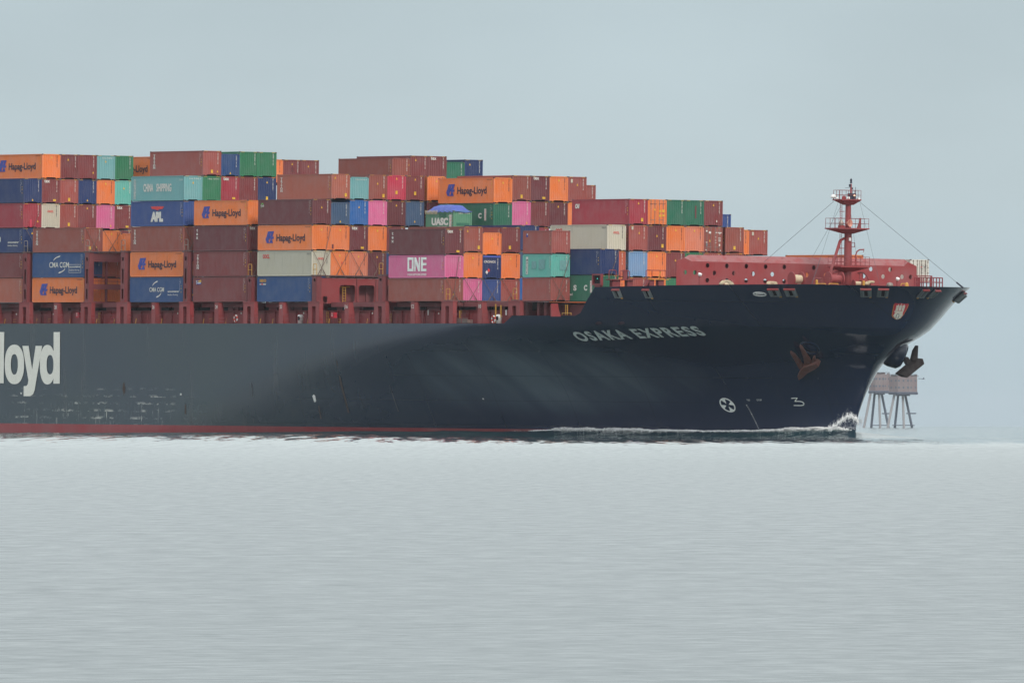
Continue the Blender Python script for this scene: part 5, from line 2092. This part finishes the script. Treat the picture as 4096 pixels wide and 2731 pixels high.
# eighth bay
b('EF', 6, 1, 'H', 'orange', 'narrow orange strip on the bottom tier right of the green lettered container', 0, ['notri'])
b('EF', 6, 2, 'H', 'rustorange', 'narrow rust orange strip between a navy end and a light blue end', 0, ['notri'])
b('EF', 6, 3, 'H', 'cream', 'long cream container in the right half with half hidden red lettering', 0, ['oside', 'oend'])
b('EF', 7, 1, 'H', 'redbrown', 'red brown end under the light blue one', 0, ['notri'])
b('EF', 7, 2, 'H', 'lightblue', 'light blue container end with rusty edges', 0, ['notri'])
b('EF', 7, 3, 'H', 'redbrown', 'red brown end with a cream sticker above the light blue one', 0, [('tri', .55, .7), ('patch', .14, .82, .24, .36, PM['cream'])])
b('EF', 7, 4, 'H', 'crimson', 'long crimson container with small white letters, top tier on the right', 0, ['cai', ('tri', .5, .83), ('plate', .7, .2)])
b('EF', 8, 1, 'H', 'orange', 'orange end behind the yellow platform', 0, ['nocode', ('tri', .5, .5)])
b('EF', 8, 2, 'H', 'orange', 'orange end right of the light blue one', 0, [('tri', .5, .83)])
b('EF', 8, 3, 'H', 'plum', 'plum end with a round green dot', 0, [('tri', .5, .6), ('plate', .8, .22)])
b('EF', 8, 4, 'H', 'orange', 'orange container showing its barred doors, right of the crimson one', 0, ['doors'])
b('EF', 9, 1, 'H', 'green', 'small patch of green container just left of the red breakwater', 0, ['notri'])
b('EF', 9, 2, 'H', 'maroon', 'maroon end partly behind the left end of the breakwater', 0, [('tri', .5, .68)])
b('EF', 9, 3, 'H', 'orange', 'bright orange end right of the green-dotted plum one', 0, [('tri', .5, .84)])
b('EF', 9, 4, 'H', 'darkgreen', 'unstained green end between the barred orange doors and a stained green end', 0, ['notri'])
b('EF', 10, 2, 'H', 'green', 'green top edge just above the left corner of the breakwater', 0, ['notri'])
b('EF', 10, 3, 'H', 'fadeorange', 'faded orange end above the left corner of the breakwater', 0, [('tri', .5, .83)])
b('EF', 10, 4, 'H', 'darkgreen', 'green end with a dark red vertical stain', 0, ['notri', ('patch', .52, .30, .16, 1.4, PM['plum'])])
b('EF', 11, 2, 'H', 'redbrown', 'red brown top edge over the breakwater, under the barred brown doors', 0, ['notri'])
b('EF', 11, 3, 'H', 'brown', 'brown container showing white-marked barred doors', 0, ['doors'])
b('EF', 11, 4, 'H', 'maroon', 'maroon end last of the right top tier, above the barred brown doors', 0, [('tri', .5, .82), ('patch', .66, .17, .12, .2, WHITE)])
b('EF', 12, 2, 'H', 'brown', 'sliver of brown container right of the barred brown doors, over the breakwater', 0, ['notri', 'nocode'])
b('EF', 12, 3, 'H', 'brown', 'brown end right of the barred brown doors', 0, ['notri', ('plate', .5, .2)])
b('E', 16, 3, 'H', 'orange', 'narrow orange strip between the two rightmost brown ends', 0, ['notri'])
b('E', 17, 3, 'H', 'redbrown', 'rightmost brown container end, with a cream sticker, above the breakwater', 0, [('tri', .5, .66), ('patch', .14, .78, .26, .38, PM['cream'])])
# foremost stacks
b('FH', 1, 1, 'T', 'redbrown', 'short red brown container on the bottom tier next to the forecastle step', 0, ['notri', ('patch', .06, .06, .05, .05, WHITE)])
b('FH', 1, 2, 'T', 'aqua', 'short weathered aqua container with pale patches', 1, ['msk', 'notri'])
b('FH', 1, 3, 'T', 'redbrown', 'short red brown container with a tiny blue emblem, on the weathered aqua one', 2, ['flor2', 'notri'])
b('F', 2, 1, 'H', 'darkgreen', 'long green container with spaced white letters, beside the forecastle step', 0, ['scl', 'sclt', 'notri'])
b('F', 2, 2, 'H', 'navy', 'long navy container above the green spaced-letter one', 0, ['notri'])
b('G', 11.45, 2, 'H', 'orange', 'long orange container showing only its top above the breakwater, behind the mast', 1, ['notri'])
b('GH', 16, 2, 'T', 'white', 'white refrigerated container with barred doors at the right end of the breakwater', 1, ['reefer'])

# tarpaulin lashed over the open-topped green container
g = ship_thing('tarpaulin', 'bright blue tarpaulin humped over the short pale green container', 'tarpaulin', (BAY['DE'] - 3.03, row_y(5) + 1.2, 3 * TIER - .915 + 2.6))
mb = MB()
nx, ny = 22, 8
hx, hy = 3.1, 1.28
for i in range(nx + 1):
    for j in range(ny + 1):
        x = -hx + 2 * hx * i / nx
        y = -hy + 2 * hy * j / ny
        e = min(1, (hx - abs(x)) / 1.0) * min(1, (hy - abs(y)) / .8)
        z = .02 + .62 * smooth01(e) * (1 - .12 * smooth01(abs(x + .2) / 3)) + .05 * math.sin(x * 4) * e
        if j in (0, ny) or i in (0, nx):
            z = -.15 + .06 * math.sin(i * 1.7 + j)
        mb.v.append((x, y, z))
for i in range(nx):
    for j in range(ny):
        a2 = i * (ny + 1) + j
        mb.f.append((a2, a2 + ny + 1, a2 + ny + 2, a2 + 1))
        mb.m.append(0)
part('sheet', mb, TARP, g, True)
mb = MB()
for i in range(9):
    x = -2.9 + i * .3
    mb.tube((x, -1.36, .05), (x + .15, -1.36, -.42), .025, 4)
    mb.tube((x + .15, -1.36, -.42), (x + .3, -1.36, .05), .025, 4)
part('lacing', mb, ROPE, g)
mb = MB()
y0 = row_y(3)
z0 = TIER - .305 + 2.55
mb.box(BAY['E'] - 12, BAY['E'] + .02, y0 + .1, y0 + 2.35, z0 - .05, z0 + .05)
mb.box(BAY['E'], BAY['E'] + .03, y0 + .1, y0 + 2.35, z0 - .16, z0 - .051)
single('tarpaulin', mb, TARP, 'flat blue tarpaulin strip on top of the diamond-marked dark blue container', 'tarpaulin')
# round dot on the plum end
o2 = None

# ------------------------------------------------------------------ lashing rods
def rods(bay, row, z0, h, what, dx=.12, w=WID):
    x = BAY[bay] + dx
    y = row_y(row)
    for a0, a1, nm in ((.25, .97, 'right'), (.78, .03, 'left')):
        mb = MB()
        p, q = Vector((x, y + a0 * w, z0 - .05)), Vector((x, y + a1 * w, z0 + h))
        m_ = p.lerp(q, .28)
        mb.tube(p, m_, .05, 5)
        mb.tube(m_, q, .026, 5)
        single('lashing_rod', mb, ROD, 'steel lashing rod rising %sward across %s' % (nm, what), 'lashing rod', 'lashing rods across container ends')


rods('E', 1, 0, 2.55, 'the brown end below the pink side')
rods('E', 2, 0, 2.55, 'the bottom tier pink end')
rods('E', 3, 0, 2.55, 'the scuffed blue end on the bottom tier')
rods('E', 4, 0, 2.55, 'the red brown end left of the short maroon container')
rods('FH', 1, 0, 2.55, 'the short red brown container by the forecastle step')
rods('D', 1, TIER, 2.85, 'the cream end with red lettering at centre')
rods('D', 2, TIER, 2.85, 'the orange end with the red blot')
rods('D', 3, TIER, 2.85, 'the faded salmon end')
rods('D', 4, TIER, 2.85, 'the dark plum end beside the pink side')
rods('A', 1, 2 * TIER, 2.85, 'the brown end on the left lashing bridge')
rods('A', 2, 2 * TIER, 2.5, 'the orange end on the left lashing bridge')
rods('B', 1, 2 * TIER, 2.85, 'the maroon end left of the plum lettered side')
rods('C', 1, TIER, 2.85, 'the maroon end left of the long cream side')
for i, (bay, row, z0, z1, a0, a1, lab) in enumerate((('E', 1, .2, 5.1, .45, .72, 'long steel rod reaching up over the pink end to the tier above'), ('FH', 1, .2, 5.1, .3, .98, 'long steel rod crossing the weathered aqua end'), ('D', 1, TIER, 8.6, .42, .98, 'long steel rod reaching up across the orange end above the cream one'), ('Z', 1, 5.9, 8.7, .9, .1, 'thin steel rod slanting across the navy end at far left'), ('Z', 1, 8.75, 11.6, .55, .97, 'thin steel rod slanting across the patched crimson end'), ('F', 2, 2.95, 5.8, .55, .98, 'thin steel rod slanting across the navy end above the side light'))):
    x = BAY[bay] + .16
    y = row_y(row)
    mb = MB().tube((x, y + a0 * WID, z0), (x, y + a1 * WID, z1), .03, 5)
    single('lashing_rod', mb, ROD, lab, 'lashing rod', 'lashing rods across container ends')

# ------------------------------------------------------------------ foam along the bow
rg = random.Random(11)
mb = MB()
for i in range(9000):
    X = 44.8 + (95.5 - 44.8) * rg.random() ** .85
    Yh = YC - hb(X, -14.4)
    Z = -(SZ + TR * X + HE * Yh)
    u = pix(X, Yh, Z)[0]
    # thickness of the white band along the bow
    th = lerp([(1950, .05), (2100, .16), (2250, .34), (2350, .36), (2480, .26), (2560, .28), (2700, .16), (2850, .10), (3000, .16), (3150, .26), (3300, .40), (3360, .30), (3420, .1)], u)
    th *= .35 + .6 * (.5 + .5 * math.sin(u * .045) * math.sin(u * .017 + 1))
    d = abs(rg.gauss(0, .6)) + .15
    rise = lerp(RISE, X)
    P = Vector((X, Yh - d, Z + rise - .07 + rg.random() ** 1.4 * th * 1.25 - .08 * d))
    mb.blob(P, rg.uniform(.035, .085), rg, 0, (2.2, 1.3, .8))
single('bow_foam', mb, FOAM, 'white line of foam curling along the waterline at the bow', 'foam')['kind'] = 'stuff'
mb = MB()
for i in range(3600):
    t = rg.random()
    # a plume thrown up off the stem: arched outline falling away aft
    u = 3434 - 122 * t
    hi = lerp([(3312, 1707), (3335, 1694), (3350, 1684), (3365, 1670), (3385, 1657), (3400, 1651), (3412, 1655), (3434, 1672)], u)
    hi += 6 + 4 * math.sin(u * .35) + 3 * math.sin(u * .9)
    kind = rg.random()
    if kind < .60:
        v = hi + abs(rg.gauss(0, 6.5)) + 2
    elif kind < .78:
        v = hi - rg.expovariate(.28)
    else:
        v = hi + rg.uniform(0, max(4, 1718 - hi))
    P = onY(19.6 - (3434 - u) * .02 - rg.random() * .6, u, v)
    mb.blob(P, rg.uniform(.010, .034) * (1.3 if kind < .6 else .8), rg, 0, (1.3, 1.3, 1.3))
for i in range(500):
    u, v = rg.uniform(3424, 3450), rg.gauss(1686, 9)
    mb.blob(onY(22.5, u, v), rg.uniform(.01, .035), rg)
single('bow_spray', mb, FOAM, 'white spray thrown up where the stem cuts the water', 'spray')['kind'] = 'stuff'

# ------------------------------------------------------------------ old sea fort far behind
DF = 8200.
def fp(u, v, y=DF):
    return Vector(((u - 2048) * y / FPX, y, CAMH + (1701 - v) * y / FPX))


FORTW = paint('fort_wall', cc(132, 114, 114), .3, .4, .8, .25)
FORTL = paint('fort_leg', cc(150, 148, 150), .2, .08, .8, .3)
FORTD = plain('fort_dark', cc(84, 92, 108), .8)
FORTWIN = plain('fort_window', cc(70, 92, 112), .7)


def fort(u0, u1, vt, vb, label, y):
    """octagonal two-storey house on a platform over four raking legs"""
    c = fp((u0 + u1) / 2, vb, y)
    root = thing('sea_fort_tower', label, 'sea fort', Matrix.Translation((c.x, y, 0)), 'sea fort towers')
    r = (u1 - u0) / 2 * y / FPX / math.cos(math.pi / 8)
    zt, zb = fp(u0, vt, y).z, fp(u0, vb, y).z
    mb = MB()
    mb.lathe([(r, zb), (r, zt), (r * .9, zt + .05)], 8, 0, Matrix.Rotation(math.pi / 8, 4, 'Z'))
    h = part('house', mb, FORTW, root)
    mb = MB()
    for f_ in range(8):
        a_ = math.pi / 8 + f_ * math.pi / 4 + math.pi / 8
        ap = r * math.cos(math.pi / 8) + .04
        for zz in (.28, .72):
            for s_ in (-.5, 0, .5) if f_ % 2 else (-.35, .35):
                z = zb + (zt - zb) * zz
                p = Vector((ap * math.cos(a_) - s_ * r * .6 * math.sin(a_), ap * math.sin(a_) + s_ * r * .6 * math.cos(a_), z))
                tx_ = Vector((-math.sin(a_), math.cos(a_), 0))
                nx_ = Vector((math.cos(a_), math.sin(a_), 0))
                w2, h2 = .42, .5
                mb.prism([p + tx_ * w2 - Vector((0, 0, h2)), p + tx_ * w2 + Vector((0, 0, h2)), p - tx_ * w2 + Vector((0, 0, h2)), p - tx_ * w2 - Vector((0, 0, h2))], nx_ * -.02)
    part('window', mb, FORTWIN, h)
    rgf = random.Random(int(u0))
    mb = MB()
    for i in range(40):
        a_ = rgf.uniform(0, 6.28)
        q = rgf.uniform(.2, .95) * r
        s_ = rgf.uniform(.2, .9)
        mb.box(q * math.cos(a_) - s_, q * math.cos(a_) + s_, q * math.sin(a_) - s_, q * math.sin(a_) + s_, zt, zt + rgf.uniform(.2, 1.0))
    for f_ in range(8):
        a_ = f_ * math.pi / 4 + math.pi / 8
        mb.tube((r * .96 * math.cos(a_), r * .96 * math.sin(a_), zt), (r * .96 * math.cos(a_), r * .96 * math.sin(a_), zt + 1.1), .12, 4)
    mb.lathe([(r * .95, zt + 1.0), (r * .97, zt + 1.15)], 8, 0, Matrix.Rotation(math.pi / 8, 4, 'Z'))
    part('roof', mb, FORTW, h)
    mb = MB()
    mb.lathe([(r * 1.04, zb - 1.5), (r * 1.07, zb - .3), (r * 1.0, zb)], 8, 0, Matrix.Rotation(math.pi / 8, 4, 'Z'))
    mb.box(-r * .5, r * .45, -r * .5, r * .5, zb - 2.2, zb - 1.5)
    part('platform', mb, FORTD, root)
    k = y / FPX
    for t0, t1, sy_ in ((-36, -65, -1), (-19, -33, 1), (-2, 2, -1), (9, 39, 1)):
        a2 = Vector((t0 * k, sy_ * r * .4, zb - 1.6))
        b2 = Vector((t1 * k, sy_ * r * .85, -1))
        mb = MB().tube(b2, a2, .68, 10)
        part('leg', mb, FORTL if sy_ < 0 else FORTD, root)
    mb = MB()
    z = 3.2
    mb.box(-r * .7, r * .75, -r * .75, -r * .65, 1.2, 1.7)
    mb.box(-r * .7, r * .75, r * .65, r * .75, 1.2, 1.7)
    mb.box(r * .2, r * .85, -r * .72, -r * .62, 7.6, 8.3)
    part('brace', mb, FORTD, root)
    return root, r, zb, zt


fort(3476, 3560, 1497, 1562, 'hazy sea fort tower on stilts, the one partly hidden by the bow', DF + 60)
ft, r, zb, zt = fort(3557, 3668, 1505, 1567, 'hazy sea fort tower on stilts, farther right with a bracket arm', DF)
mb = MB()
mb.tube((r, 0, zt - 1.2), (r + 2.6, 0, zt - 1.4), .15, 5)
mb.prism([(r + 2.2, 0, zt - 1.6), (r + 3.6, 0, zt - 1.6), (r + 3.1, 0, zt - .5)], (0, .2, 0))
part('bracket_arm', mb, FORTD, ft)

# ------------------------------------------------------------------ haze
mb = MB().box(-9200, 9200, -80, 20200, -4, 37)
m = bpy.data.materials.new('haze')
m.use_nodes = True
m.node_tree.nodes.clear()
mo_ = m.node_tree.nodes.new('ShaderNodeOutputMaterial')
vo = m.node_tree.nodes.new('ShaderNodeVolumePrincipled')
vo.inputs['Color'].default_value = (.80, .88, .95, 1)
vo.inputs['Density'].default_value = 1.8e-5
m.node_tree.links.new(vo.outputs[0], mo_.inputs['Volume'])
o = link('haze', mb.mesh('haze'), m)
o['kind'] = 'stuff'
